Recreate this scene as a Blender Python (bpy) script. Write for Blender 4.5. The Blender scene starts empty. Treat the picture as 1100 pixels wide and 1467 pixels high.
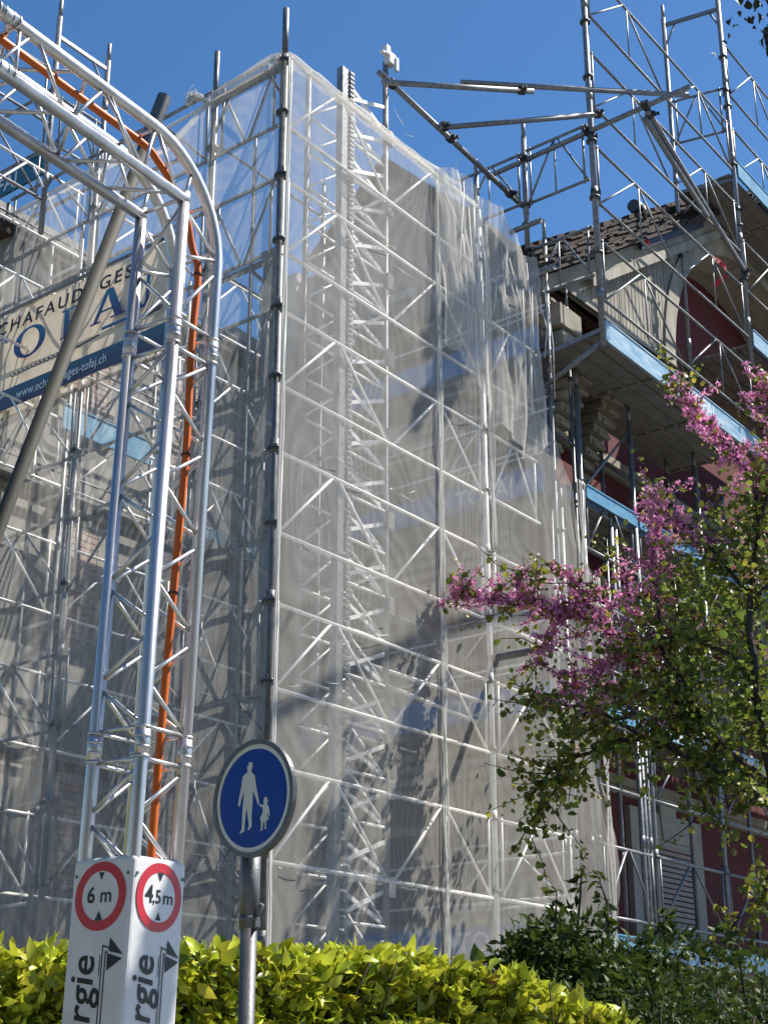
import bpy, math, random
import numpy as np
from mathutils import Vector as V, noise
R=math.radians
random.seed(7); rng=np.random.default_rng(7)
sc=bpy.context.scene; COL=sc.collection
# ------------------------------------------------------------------ frames
PITCH=R(20.388)
CAM=V((0,0,1.6)); FPX=2170.0
cF=V((0,math.cos(PITCH),math.sin(PITCH))); cU=V((0,-math.sin(PITCH),math.cos(PITCH))); cR=V((1,0,0)); Z=V((0,0,1))
def at(u,v,Y):
    "a point in the place: viewing direction of the survey photo, at distance Y from the camera post"
    r=cF+cR*((u-550)/FPX)+cU*((733.5-v)/FPX)
    return CAM+r*(Y/r.y)
D1=V((math.sin(R(36.3)),math.cos(R(36.3)),0)); D2=V((math.sin(R(-51)),math.cos(R(-51)),0))
C0=V((-1.38,17.6,0))
def B(s,t,z): return C0+D1*s+D2*t+Z*z
# ------------------------------------------------------------------ materials
def mat(name,col,rough=.6,metal=0.,var=.0,vscale=8.,bump=0.,bscale=60.,spec=.5,col2=None,stretch=None,island=0.,trans=0.):
    m=bpy.data.materials.new(name); m.use_nodes=True; nt=m.node_tree; n=nt.nodes; L=nt.links
    p=n['Principled BSDF']; p.inputs['Roughness'].default_value=rough; p.inputs['Metallic'].default_value=metal
    p.inputs['Specular IOR Level'].default_value=spec
    p.inputs['Base Color'].default_value=(*col,1)
    src=None
    if var or bump or col2:
        tc=n.new('ShaderNodeTexCoord'); mp=n.new('ShaderNodeMapping'); L.new(tc.outputs['Object'],mp.inputs[0])
        if stretch: mp.inputs['Scale'].default_value=stretch
    if var or col2:
        nz=n.new('ShaderNodeTexNoise'); nz.inputs['Scale'].default_value=vscale; nz.inputs['Detail'].default_value=6; nz.inputs['Roughness'].default_value=.65
        L.new(mp.outputs[0],nz.inputs['Vector'])
        cr=n.new('ShaderNodeValToRGB'); c2=col2 or tuple(min(1,c*(1+var)) for c in col)
        c1=col if col2 else tuple(c*(1-var) for c in col)
        cr.color_ramp.elements[0].position=.33; cr.color_ramp.elements[1].position=.68
        cr.color_ramp.elements[0].color=(*c1,1); cr.color_ramp.elements[1].color=(*c2,1)
        L.new(nz.outputs['Fac'],cr.inputs[0]); src=cr.outputs[0]
        rr=n.new('ShaderNodeMapRange'); rr.inputs[3].default_value=max(.05,rough-.12); rr.inputs[4].default_value=min(1,rough+.12)
        L.new(nz.outputs['Fac'],rr.inputs[0]); L.new(rr.outputs[0],p.inputs['Roughness'])
    if island:
        g=n.new('ShaderNodeNewGeometry'); hs=n.new('ShaderNodeHueSaturation')
        m1=n.new('ShaderNodeMapRange'); m1.inputs[3].default_value=1-island; m1.inputs[4].default_value=1+island
        L.new(g.outputs['Random Per Island'],m1.inputs[0]); L.new(m1.outputs[0],hs.inputs['Value'])
        m2=n.new('ShaderNodeMapRange'); m2.inputs[3].default_value=.5-.05*island; m2.inputs[4].default_value=.5+.05*island
        wn=n.new('ShaderNodeTexWhiteNoise'); wn.noise_dimensions='1D'; L.new(g.outputs['Random Per Island'],wn.inputs['W'])
        L.new(wn.outputs['Value'],m2.inputs[0]); L.new(m2.outputs[0],hs.inputs['Hue'])
        if src: L.new(src,hs.inputs['Color'])
        else: hs.inputs['Color'].default_value=(*col,1)
        src=hs.outputs[0]
    if src: L.new(src,p.inputs['Base Color'])
    if bump:
        nb=n.new('ShaderNodeTexNoise'); nb.inputs['Scale'].default_value=bscale; nb.inputs['Detail'].default_value=5
        L.new(mp.outputs[0],nb.inputs['Vector'])
        b=n.new('ShaderNodeBump'); b.inputs['Strength'].default_value=bump; b.inputs['Distance'].default_value=.02
        L.new(nb.outputs['Fac'],b.inputs['Height']); L.new(b.outputs[0],p.inputs['Normal'])
    if trans:
        tr=n.new('ShaderNodeBsdfTranslucent'); mx=n.new('ShaderNodeMixShader'); mx.inputs[0].default_value=trans
        if src: L.new(src,tr.inputs[0])
        else: tr.inputs[0].default_value=(*col,1)
        L.new(p.outputs[0],mx.inputs[1]); L.new(tr.outputs[0],mx.inputs[2]); L.new(mx.outputs[0],n['Material Output'].inputs[0])
    return m
def netmat(name,lo,hi,moire,sw=.4,col=(.87,.83,.75)):
    "woven scaffold mesh: threads (diffuse + translucent) with holes between; the thread cover varies with the folds and the weave"
    m=bpy.data.materials.new(name); m.use_nodes=True; nt=m.node_tree; n=nt.nodes; L=nt.links
    n.remove(n['Principled BSDF'])
    tc=n.new('ShaderNodeTexCoord'); uv=tc.outputs['UV']
    def noise_(scale,st,det=4.):
        mp=n.new('ShaderNodeMapping'); mp.inputs['Scale'].default_value=st; L.new(uv,mp.inputs[0])
        z=n.new('ShaderNodeTexNoise'); z.inputs['Scale'].default_value=scale; z.inputs['Detail'].default_value=det; L.new(mp.outputs[0],z.inputs['Vector']); return z.outputs['Fac']
    def math_(op,a,b):
        k=n.new('ShaderNodeMath'); k.operation=op
        for i,x in enumerate((a,b)):
            if isinstance(x,(int,float)): k.inputs[i].default_value=x
            else: L.new(x,k.inputs[i])
        return k.outputs[0]
    streak=noise_(5.,(2.6,.16,1)); cloud=noise_(.55,(1,1,1)); thread=noise_(30.,(3.2,.35,1),2.)
    sx_=n.new('ShaderNodeSeparateXYZ'); L.new(uv,sx_.inputs[0])
    grain=noise_(.62,(1,.55,1),1.)
    ph=math_('ADD',math_('MULTIPLY',grain,120.),math_('MULTIPLY',sx_.outputs[0],14.))
    wv=math_('ADD',math_('MULTIPLY',math_('SINE',ph,0.),.5),.5)
    f=math_('ADD',math_('MULTIPLY',streak,sw),math_('MULTIPLY',thread,.35))
    f=math_('ADD',f,math_('MULTIPLY',cloud,.75-sw))
    mr=n.new('ShaderNodeMapRange'); mr.inputs[1].default_value=.36; mr.inputs[2].default_value=.74; mr.inputs[3].default_value=lo; mr.inputs[4].default_value=hi
    L.new(f,mr.inputs[0])
    wm=math_('MULTIPLY',math_('SUBTRACT',wv,.5),moire)
    wm=math_('MULTIPLY',wm,math_('MULTIPLY',cloud,2.))
    fac=math_('ADD',mr.outputs[0],wm)
    # cover rises where the cloth is seen edge-on
    lw=n.new('ShaderNodeLayerWeight'); lw.inputs[0].default_value=.25
    fac=math_('ADD',fac,math_('MULTIPLY',math_('POWER',lw.outputs['Facing'],3.),.25))
    df=n.new('ShaderNodeBsdfDiffuse'); df.inputs[0].default_value=(*col,1)
    tl=n.new('ShaderNodeBsdfTranslucent'); tl.inputs[0].default_value=(*col,1)
    mx=n.new('ShaderNodeMixShader'); mx.inputs[0].default_value=.42; L.new(df.outputs[0],mx.inputs[1]); L.new(tl.outputs[0],mx.inputs[2])
    tp=n.new('ShaderNodeBsdfTransparent')
    m2=n.new('ShaderNodeMixShader'); L.new(fac,m2.inputs[0]); L.new(tp.outputs[0],m2.inputs[1]); L.new(mx.outputs[0],m2.inputs[2])
    L.new(m2.outputs[0],n['Material Output'].inputs[0])
    return m
M={}
M['galv']=mat('galvanised_steel',(.22,.228,.24),.5,.45,.35,14,.15,90)  # darkened steel; shade on the tubes is put into the colour
M['galv_light']=mat('galvanised_steel_lit',(.84,.83,.81),.55,.1,.1,9,.05,80)  # paler copy of the tube steel; sunlight on the rails put into the colour
M['galv_dark']=mat('dark_steel',(.15,.155,.16),.5,.6,.3,9,.15,70)  # darker grey steel for corner posts, collars and fittings
M['coupler']=mat('coupler_steel',(.06,.06,.065),.5,.7,.4,30,.2,90)
M['alu']=mat('truss_aluminium',(.58,.58,.585),.40,.9,.16,9,.04,50,stretch=(1,1,.15))
M['alu_dull']=mat('truss_brace_aluminium',(.62,.62,.62),.36,.9,.08,12)
M['orange']=mat('orange_cable',(.72,.15,.012),.45,0,.1,6)
M['polegrey']=mat('pole_grey',(.13,.135,.145),.5,.4,.2,10,.1,60)
M['mastpole']=mat('dark_bronze_pole',(.045,.043,.032),.75,.0,.3,9)
M['white']=mat('white_panel',(.72,.72,.715),.45,0,.11,4,.02,10)
M['refwhite']=mat('sign_white',(.62,.62,.60),.4,0,.04,12)
M['blue']=mat('sign_blue',(.004,.045,.31),.3,0,.12,5,spec=.15)
M['red']=mat('sign_red',(.55,.018,.03),.3,0,.06,5)
M['black']=mat('print_black',(.012,.012,.014),.45)
M['signrim']=mat('sign_rim',(.10,.10,.10),.4,.4,.35,14)
M['toeblue']=mat('toe_board_blue',(.08,.25,.42),.5,0,.2,3,.05,20,col2=(.16,.36,.52))
M['toeworn']=mat('toe_board_worn',(.15,.33,.48),.5,0,.3,4,.05,20,col2=(.46,.58,.66),stretch=(.5,.5,3))
M['toedark']=mat('toe_board_teal',(.02,.13,.20),.5,0,.2,3)
M['toevivid']=mat('toe_board_deep_blue',(.03,.19,.50),.5,0,.12,3)
M['ink']=mat('toe_board_lettering',(.78,.80,.80),.5)
M['deck']=mat('deck_steel',(.21,.2,.18),.6,.15,.25,5,.15,30,stretch=(1,1,1))
M['redwall']=mat('red_plaster',(.115,.017,.020),.85,0,.16,1.2,.15,45)
M['brownwall']=mat('brown_red_plaster',(.24,.17,.15),.9,0,.25,.8,.15,30)
M['greywall']=mat('grey_plaster',(.27,.26,.24),.9,0,.2,.7,.15,30)
M['stone']=mat('sandstone',(.30,.27,.21),.85,0,.22,2.5,.25,30)
M['stonegrey']=mat('window_stone',(.36,.345,.31),.85,0,.15,3,.15,40)
M['timber']=mat('weathered_white_timber',(.40,.37,.30),.8,0,.3,3,.2,25,col2=(.22,.20,.165),stretch=(1,1,.25))
M['tile']=mat('old_roof_tile',(.024,.016,.013),.9,0,.5,7,.4,30,col2=(.055,.034,.026),island=.5)
M['slate']=mat('shingle_grey',(.30,.29,.27),.8,0,.2,7,.2,30,island=.25)
M['gutter']=mat('dark_flashing',(.05,.055,.065),.45,.5,.2,6)
M['redmetal']=mat('red_metal_flue',(.16,.05,.04),.5,.3,.3,12)
M['shutter']=mat('brown_shutter',(.42,.32,.28),.6,0,.12,3)
M['plinth']=mat('plinth_stone',(.46,.46,.45),.85,0,.2,4,.3,25)
M['lintel']=mat('lintel_stone',(.40,.37,.31),.85,0,.15,4,.15,40)
M['bark']=mat('bark',(.045,.036,.03),.9,0,.35,10,.6,40)
M['twig']=mat('twig_bark',(.05,.034,.03),.85)
M['leafred']=mat('redbud_leaf',(.15,.19,.03),.45,0,0,5,0,0,.4,None,None,.5,.42)
M['leafyel']=mat('young_leaf',(.36,.34,.05),.45,0,0,5,0,0,.4,None,None,.4,.45)
M['blossom']=mat('pink_blossom',(.80,.34,.58),.6,0,0,5,0,0,.3,None,None,.35,.35)
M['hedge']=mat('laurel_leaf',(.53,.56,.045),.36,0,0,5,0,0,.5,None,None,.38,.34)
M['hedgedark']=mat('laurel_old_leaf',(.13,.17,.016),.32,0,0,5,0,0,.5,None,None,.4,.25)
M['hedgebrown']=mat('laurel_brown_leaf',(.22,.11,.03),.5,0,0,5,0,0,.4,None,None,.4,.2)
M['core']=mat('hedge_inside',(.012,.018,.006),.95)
M['shrub']=mat('shrub_leaf',(.05,.075,.011),.5,0,0,5,0,0,.25,None,None,.5,.3)
M['conifer']=mat('dark_leaf',(.02,.028,.014),.6,0,0,5,0,0,.4,None,None,.4,.1)
M['asphalt']=mat('asphalt',(.055,.055,.057),.9,0,.25,30,.3,120)
M['gravelyard']=mat('yard_paving',(.16,.155,.145),.95,0,.25,4,.3,60)
M['paving']=mat('pavement_slab',(.24,.235,.225),.9,0,.15,5,.2,70)
M['kerb']=mat('kerb_granite',(.33,.33,.32),.85,0,.2,18)
M['ribbon']=mat('red_ribbon',(.65,.03,.035),.6)
M['net']=netmat('scaffold_net_sunny',.28,.42,.07,.2)
M['netl']=netmat('scaffold_net_side',.18,.45,.10,.5)  # left-face copy; shade and streak shadows are put into its thread cover
M['netfold']=netmat('scaffold_net_folds',.26,.62,.03,.5)
M['netrope']=mat('gathered_net',(.88,.86,.80),.8,0,.1,20,.3,60,stretch=(4,4,.3),trans=.3)
# banner cloth and its printed gradient strip
def gradmat(name,c1,c2,coords):
    m=mat(name,c1,.55); nt=m.node_tree; n=nt.nodes; L=nt.links
    tc=n.new('ShaderNodeTexCoord'); mp=n.new('ShaderNodeMapping'); mp.inputs['Rotation'].default_value=(0,0,coords[2]); mp.inputs['Scale'].default_value=(coords[0],coords[0],1); mp.inputs['Location'].default_value=(coords[1],0,0)
    g=n.new('ShaderNodeTexGradient'); cr=n.new('ShaderNodeValToRGB')
    cr.color_ramp.elements[0].color=(*c1,1); cr.color_ramp.elements[1].color=(*c2,1)
    L.new(tc.outputs['UV'],mp.inputs[0]); L.new(mp.outputs[0],g.inputs[0]); L.new(g.outputs[0],cr.inputs[0]); L.new(cr.outputs[0],n['Principled BSDF'].inputs['Base Color']); return m
M['bannercloth']=mat('banner_cloth',(.80,.70,.55),.75,0,.07,2,.1,30,trans=.4)
M['bannerstrip']=gradmat('banner_strip',(.05,.14,.19),(.07,.065,.11),(1.0,0,0))
M['bannerink']=gradmat('banner_blue_ink',(.035,.20,.34),(.055,.05,.17),(1.0,0,0))
M['bannerdark']=mat('banner_dark_ink',(.045,.04,.045),.7)
# ------------------------------------------------------------------ mesh builder
WL={}
def wloc(o): return WL.get(o.name,V((0,0,0)))
def tag(o,label=None,cat=None,group=None,kind=None):
    if label: o['label']=label
    if cat: o['category']=cat
    if group: o['group']=group
    if kind: o['kind']=kind
    return o
def thing(name,label,cat,loc,group=None):
    o=bpy.data.objects.new(name,None); COL.objects.link(o); o.location=loc; o.empty_display_size=.2
    WL[o.name]=V(loc); return tag(o,label,cat,group)
def basis(d):
    d=d.normalized(); a=Z if abs(d.z)<.9 else V((1,0,0)); x=d.cross(a).normalized(); return x,d.cross(x).normalized()
class MB:
    def __init__(s): s.v=[];s.f=[];s.uv=None;s.sm=[]
    def add(s,vs,fs,smooth=False):
        k=len(s.v); s.v+= [tuple(v) for v in vs]; s.f+=[tuple(i+k for i in f) for f in fs]; s.sm+=[smooth]*len(fs); return s
    def tube(s,p,q,r,n=8,r2=None,cap=True):
        p,q=V(p),V(q); x,y=basis(q-p); r2=r if r2 is None else r2; vs=[]
        for c,rr in ((p,r),(q,r2)):
            for i in range(n):
                a=2*math.pi*i/n; vs.append(c+x*math.cos(a)*rr+y*math.sin(a)*rr)
        s.add(vs,[(i,(i+1)%n,n+(i+1)%n,n+i) for i in range(n)],True)
        if cap:
            k=len(s.v)-2*n; s.f+=[tuple(k+i for i in range(n))[::-1],tuple(k+n+i for i in range(n))]; s.sm+=[False]*2
        return s
    def path(s,pts,r,n=8,rad=None):
        pts=[V(p) for p in pts]; m=len(pts); vs=[]; x=None
        for i,p in enumerate(pts):
            d=(pts[min(i+1,m-1)]-pts[max(i-1,0)]).normalized()
            if x is None: x,y=basis(d)
            else: x=(x-d*x.dot(d)).normalized(); y=d.cross(x)
            rr=rad[i] if rad else r
            for j in range(n):
                a=2*math.pi*j/n; vs.append(p+x*math.cos(a)*rr+y*math.sin(a)*rr)
        fs=[(i*n+j,i*n+(j+1)%n,(i+1)*n+(j+1)%n,(i+1)*n+j) for i in range(m-1) for j in range(n)]
        s.add(vs,fs,True)
        k=len(s.v)-m*n; s.f+=[tuple(k+j for j in range(n))[::-1],tuple(k+(m-1)*n+j for j in range(n))]; s.sm+=[False]*2
        return s
    def box(s,c,ax,ay,az):
        "centre and three half-axis vectors"
        c=V(c); vs=[c+ax*i+ay*j+az*k for k in(-1,1) for j in(-1,1) for i in(-1,1)]
        return s.add(vs,[(0,2,3,1),(4,5,7,6),(0,1,5,4),(1,3,7,5),(3,2,6,7),(2,0,4,6)])
    def bar(s,p,q,w,h,up=Z):
        p,q=V(p),V(q); d=(q-p); sd=d.normalized().cross(up).normalized(); u2=sd.cross(d.normalized())
        return s.box((p+q)/2,d/2,sd*(w/2),u2*(h/2))
    def prism(s,poly,o,a,b,n,dep):
        o=V(o); m=len(poly); vs=[o+a*x+b*y for x,y in poly]+[o+a*x+b*y+n*dep for x,y in poly]
        return s.add(vs,[tuple(range(m))[::-1],tuple(range(m,2*m))]+[(i,(i+1)%m,m+(i+1)%m,m+i) for i in range(m)])
    def disc(s,c,nrm,r,dep,n=32,up=Z):
        s.tube(V(c),V(c)+nrm*dep,r,n); return s
    def ring(s,c,a,b,nrm,r1,r2,dep,n=48):
        vs=[]
        for (r,d) in ((r1,0),(r2,0),(r2,dep),(r1,dep)):
            for i in range(n):
                t=2*math.pi*i/n; vs.append(V(c)+a*math.cos(t)*r+b*math.sin(t)*r+nrm*d)
        fs=[]
        for k in range(4):
            for i in range(n):
                j=(i+1)%n; k2=(k+1)%4; fs.append((k*n+i,k*n+j,k2*n+j,k2*n+i))
        return s.add(vs,fs)
    def build(s,name,m,parent=None,label=None,cat=None,group=None,kind=None,loc=None,bevel=0):
        me=bpy.data.meshes.new(name); o=bpy.data.objects.new(name,me); COL.objects.link(o)
        if parent: base=wloc(parent)
        else:
            if loc is None:
                a=np.array(s.v); loc=V((float(a[:,0].mean()),float(a[:,1].mean()),float(a[:,2].min())))
            base=V(loc)
        me.from_pydata([(x-base.x,y-base.y,z-base.z) for x,y,z in s.v],[],s.f)
        me.polygons.foreach_set('use_smooth',s.sm)
        if s.uv is not None:
            ul=me.uv_layers.new(name='UVMap'); idx=np.zeros(len(me.loops),dtype=np.int32); me.loops.foreach_get('vertex_index',idx)
            ul.data.foreach_set('uv',np.array(s.uv,dtype=np.float32)[idx].ravel())
        me.materials.append(M[m] if isinstance(m,str) else m); me.update()
        if parent: o.parent=parent
        else: o.location=base
        WL[o.name]=V(base)
        if bevel:
            b=o.modifiers.new('b','BEVEL'); b.width=bevel; b.segments=3
        return tag(o,label,cat,group,kind)
_tc={}
def text(mb,s,o,x,y,n,h,dep=.003,width=None,shear=0,bold=0,space=1.0,align='L'):
    "lettering: cap height h, optional total width"
    key=(s,shear,bold,space)
    if key not in _tc:
        cu=bpy.data.curves.new('lettering','FONT'); cu.body=s; cu.shear=shear; cu.offset=bold; cu.space_character=space; cu.resolution_u=3
        ob=bpy.data.objects.new('lettering',cu); COL.objects.link(ob); dg=bpy.context.evaluated_depsgraph_get()
        me=bpy.data.meshes.new_from_object(ob.evaluated_get(dg)); vs=[tuple(v.co) for v in me.vertices]; fs=[tuple(p.vertices) for p in me.polygons]
        bpy.data.objects.remove(ob); bpy.data.curves.remove(cu); bpy.data.meshes.remove(me); _tc[key]=(vs,fs)
    vs,fs=_tc[key]; xs=[v[0] for v in vs]; x0,x1=min(xs),max(xs)
    sy=h/.70; sx=sy if width is None else width/(x1-x0)
    off=-x0*sx
    if align=='C': off-= (x1-x0)*sx/2
    mb.add([V(o)+x*(v[0]*sx+off)+y*(v[1]*sy)+n*dep for v in vs],fs)
    return (x1-x0)*sx
# ------------------------------------------------------------------ setting
def sheet(name,pts,z,m,kind='structure'):
    mb=MB(); mb.add([(x,y,z) for x,y in pts],[tuple(range(len(pts)))]); return mb.build(name,m,kind=kind,loc=(0,0,0))
sheet('ground',[(-600,-600),(600,-600),(600,900),(-600,900)],0,'gravelyard')
def strip(off0,off1,l0,l1):  # along the hedge / street direction
    h1=V((.77,.64,0)); h2=V((-.64,.77,0)); o=V((-1.7,6.1,0))
    return [tuple((o+h1*l+h2*w)[:2]) for l,w in ((l0,off0),(l1,off0),(l1,off1),(l0,off1))]
sheet('road',strip(-14,-6.2,-60,60),.004,'asphalt')
mb=MB(); h1=V((.77,.64,0)).normalized(); h2=V((-.64,.77,0)).normalized(); Ho=V((-1.7,6.1,0))
mb.box(Ho+h2*-3.2+Z*.06,h1*60,h2*2.85,Z*.06); mb.build('pavement','paving',kind='structure',loc=(0,0,0))
mb=MB(); mb.box(Ho+h2*-6.13+Z*.065,h1*60,h2*.075,Z*.065); mb.build('kerb','kerb',kind='structure',loc=(0,0,0))
# ------------------------------------------------------------------ scaffolding pieces
def collar(parent,c,r=.085):
    mb=MB(); mb.tube(c-Z*.035,c-Z*.012,r,12,r*.82).tube(c-Z*.012,c+Z*.012,r,12)
    for k in range(3):
        a=V((math.cos(k*2.1+.4),math.sin(k*2.1+.4),0)); mb.box(c+a*r*.8+Z*.03,a*.022,a.cross(Z)*.012,Z*.03)
    return mb.build('collar','galv_dark',parent)
def post(parent,p,z0,z1,r=.045,m='galv',collars=(),n=10,spigot=True,tail=.35):
    mb=MB(); b=V((p.x,p.y,0)); mb.tube(b+Z*z0,b+Z*z1,r,n)
    if spigot: mb.tube(b+Z*z1,b+Z*(z1+tail),r*.78,n)
    # sleeve joints every two metres
    z=z0+1.0
    while z<z1-.3:
        mb.tube(b+Z*(z-.1),b+Z*(z+.1),r*1.13,n); z+=2.
    o=mb.build('post',m,parent)
    for z in collars: collar(o,b+Z*z,r*1.75)
    return o
def lattice(parent,a,b,zl,zu,r=.027,m='galv_light',pitch=1.22,ends=True,name='guardrail',phase=0,verts=False):
    "Swiss double guardrail: two tubes with a zigzag between"
    mb=MB(); a=V((a.x,a.y,0)); b=V((b.x,b.y,0)); d=b-a; n=max(2,round(d.length/pitch))
    mb.tube(a+Z*zu,b+Z*zu,r,8).tube(a+Z*zl,b+Z*zl,r,8)
    if ends:
        for p,k in ((a,.10),(b,-.10)):
            q=p+d.normalized()*k; mb.tube(q+Z*(zl-.04),q+Z*(zu+.04),r*.8,6)
    for i in range(n):
        p=a+d*((i+.05)/n); q=a+d*((i+.95)/n)
        lo=(i+phase)%2==0
        mb.tube(p+Z*(zl if lo else zu),q+Z*(zu if lo else zl),r*.78,6)
        if verts and i%2==1: mb.tube(p+Z*zl,p+Z*zu,r*.6,6)
    return mb.build(name,m,parent)
def rail(parent,p,q,r=.027,m='galv_light',name='rail'):
    return MB().tube(p,q,r,8).build(name,m,parent)
def clamp(parent,c,d=Z,s=1.):
    mb=MB(); x,y=basis(V(d)); c=V(c)
    mb.tube(c-V(d).normalized()*.05*s,c+V(d).normalized()*.05*s,.072*s,10)
    mb.box(c+x*.075*s,x*.035*s,y*.03*s,V(d).normalized()*.045*s); mb.tube(c+x*.09*s,c+x*.16*s+y*.02,.013*s,6); mb.box(c+x*.15*s+y*.02,x*.02*s,y*.024*s,V(d).normalized()*.024*s)
    mb.box(c-y*.075*s,x*.03*s,y*.03*s,V(d).normalized()*.04*s)
    return mb.build('coupler','coupler',parent)
def deckplat(parent,s0,s1,t0,t1,z,along='s',m='deck'):
    "platform of steel planks: pans with ribs underneath, one mesh"
    mb=MB(); nP=max(2,round((t1-t0)/.32)) if along=='s' else max(2,round((s1-s0)/.32))
    L=(s1-s0) if along=='s' else (t1-t0); nb=max(1,round(L/2.5))
    for k in range(nb):
        for i in range(nP):
            if along=='s':
                sa=s0+L*k/nb+.012; sb=s0+L*(k+1)/nb-.012; ta=t0+(t1-t0)*i/nP+.008; tb=t0+(t1-t0)*(i+1)/nP-.008
                c=(B(sa,ta,z)+B(sb,tb,z))/2; ax=D1*((sb-sa)/2); ay=D2*((tb-ta)/2)
            else:
                sa=s0+(s1-s0)*i/nP+.008; sb=s0+(s1-s0)*(i+1)/nP-.008; ta=t0+L*k/nb+.012; tb=t0+L*(k+1)/nb-.012
                c=(B(sa,ta,z)+B(sb,tb,z))/2; ax=D2*((tb-ta)/2); ay=D1*((sb-sa)/2)
            mb.box(c,ax,ay,Z*.012)
            for q in (-.94,.94): mb.box(c+ay*q-Z*.04,ax*.995,ay.normalized()*.014,Z*.027)
            for q in (-.985,.985): mb.box(c+ax*q-Z*.028,ax.normalized()*.03,ay*.92,Z*.012)
    return mb.build('deck',m,parent)
def toeboard(parent,p,q,z,h,n,m='toeblue',words=(),rise=0.):
    "blue board along p-q; words = [(fraction,text,height)] on the face pointing along n"
    p=V((p.x,p.y,z)); q=V((q.x,q.y,z+rise)); d=(q-p)
    mb=MB(); mb.box((p+q)/2+Z*h/2,d/2,n*.016,Z*h/2); mb.box((p+q)/2+Z*.012+n*.02,d/2*.999,n*.012,Z*.012); mb.box((p+q)/2+Z*(h-.012)+n*.02,d/2*.999,n*.012,Z*.012)
    o=mb.build('toe_board',m,parent)
    x=d.normalized(); y=n.cross(x)
    if y.z<0: y=-y
    for fr,w,hh in words:
        t=MB(); text(t,w,p+d*fr+y*((h-hh)/2),x,y,n,hh,.0195,bold=.012); t.build('lettering','ink',o)
    return o
UP=[5.0,7.0,9.0,11.0,13.0,15.0]; LO=[3.9,5.94,7.92,9.92,11.88,13.85]
N1=-D2.copy(); N1=V((D1.y,-D1.x,0)).normalized()      # outward of faces along D1 (towards the street on the right)
N2=V((-D2.y,D2.x,0)).normalized()                     # outward of faces along D2 (towards the street on the left)
if N2.dot(D1)>0: N2=-N2
if N1.dot(D2)>0: N1=-N1
ZC=[z for z in (4,5,6,7,8,9,10,11,12,13,14)]
# ---- 1 corner scaffold that carries the nets
T=thing('corner_scaffold','galvanised tube scaffold tower behind the white netting, its tall corner post nearest the street','scaffold',B(0,0,0))
post(T,B(0,0,0),0.02,14.95,.058,'galv_dark',ZC+[14.85],12,True,.78)
post(T,B(0,1.36,0),0.02,14.7,.052,'galv_dark',[6,8,9,10,11,12,13,14],10,True,.95)
post(T,B(0,3.9,0),0.02,14.7,.045,'galv',[6,8,10,12,14]); post(T,B(0,6.1,0),0.02,14.6,.045,'galv_dark',[6,8,10,12,14])
post(T,B(5.0,.03,0),0.02,14.6,.045,'galv_light',[4,5,6,7,8,9,10,11,12,13,14]); post(T,B(5.0,.9,0),0.02,14.6,.045,'galv',[6,8,10,12])
post(T,B(7.3,.02,0),0.02,10.4,.045,'galv',[6,8,10]); post(T,B(2.45,1.3,0),.02,14.3,.04,'galv',[6,8,10,12]); post(T,B(0.9,1.36,0),.02,14.3,.03,'galv')
for lo,up in zip(LO,UP):
    lattice(T,B(.08,.03,0),B(4.95,.03,0),lo,up)
    lattice(T,B(0.02,.1,0),B(0.02,1.3,0),lo,up,m='galv',pitch=1.2,phase=1)
    lattice(T,B(.02,1.42,0),B(.02,3.86,0),lo,up,m='galv')
    lattice(T,B(.02,3.95,0),B(.02,6.05,0),lo,up,m='galv')
    if up<14: lattice(T,B(5.1,.03,0),B(7.25 if up<10.5 else 6.6,.03,0),lo,up,pitch=1.1)
    rail(T,B(.06,1.36,up-.9),B(4.9,1.36,up-.9),.02,'galv'); rail(T,B(5,.05,lo-.1),B(5,.88,lo-.1),.03,'galv')
    rail(T,B(2.45,0.05,lo+.05),B(2.45,1.28,lo+.05),.022,'galv_light')
# frame heads on the top of the corner tower
mb=MB(); mb.bar(B(0,.06,14.78),B(0,1.32,14.78),.06,.12); mb.tube(B(0,.3,14.74),B(0,.05,14.35),.025,6).tube(B(0,1.05,14.74),B(0,1.32,14.25),.025,6); mb.build('frame_head','galv_dark',T)
mb=MB(); mb.tube(B(.05,0,14.95),B(4.9,0.02,14.95),.02,6); mb.build('top_rail','galv_light',T)
mb=MB(); mb.tube(B(0,1.4,14.8),B(0,6.0,14.7),.024,6); mb.build('top_rail','galv_light',T)
for z in (12.85,10.9,8.9,6.9,4.9): # plank brackets between the corner and second post
    mb=MB(); mb.bar(B(.12,.1,z-1.0),B(.12,1.3,z-1.0),.05,.07); mb.tube(B(.12,.16,z-1.55),B(.12,.6,z-1.06),.03,6); mb.build('bracket','galv',T)
mb=MB(); mb.box(B(.18,.3,6.2),D1*.05,D2*.11,Z*5.75); mb.box(B(.18,.3,11.98),D1*.07,D2*.15,Z*.035)
mb.build('timber_column','galv_dark',None,'dark square column with a flat cap just left of the corner scaffold post','column')
# ---- 2 scaffold in front of the rear wing, seen through the left net
T=thing('wing_scaffold','galvanised scaffold with bright rails seen through the left net before the rear wall','scaffold',B(2,5,0))
for s in (.7,3.2,5.7): 
    post(T,B(s,5,0),0.02,14.2,.04,'galv'); post(T,B(s,5.75,0),0.02,14.0,.035,'galv')
for lo,up in zip(LO,UP):
    for a,b in ((-1.6,.65),(.75,3.15),(3.25,5.65)):
        lattice(T,B(a,5,0),B(b,5,0),lo,up,.024,'galv_light')
        rail(T,B(a,5.72,up-.5),B(b,5.72,up-.5),.02,'galv')
    for s in (.7,3.2,5.7): rail(T,B(s,5.03,lo-.1),B(s,5.72,lo-.1),.026,'galv_light','transom')
for z in (5.9,9.9): deckplat(T,-1.6,5.7,5.05,5.7,z)
toeboard(T,B(.55,4.93,0),B(2.4,4.93,0),10.82,.42,N1,'toeblue')
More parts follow.
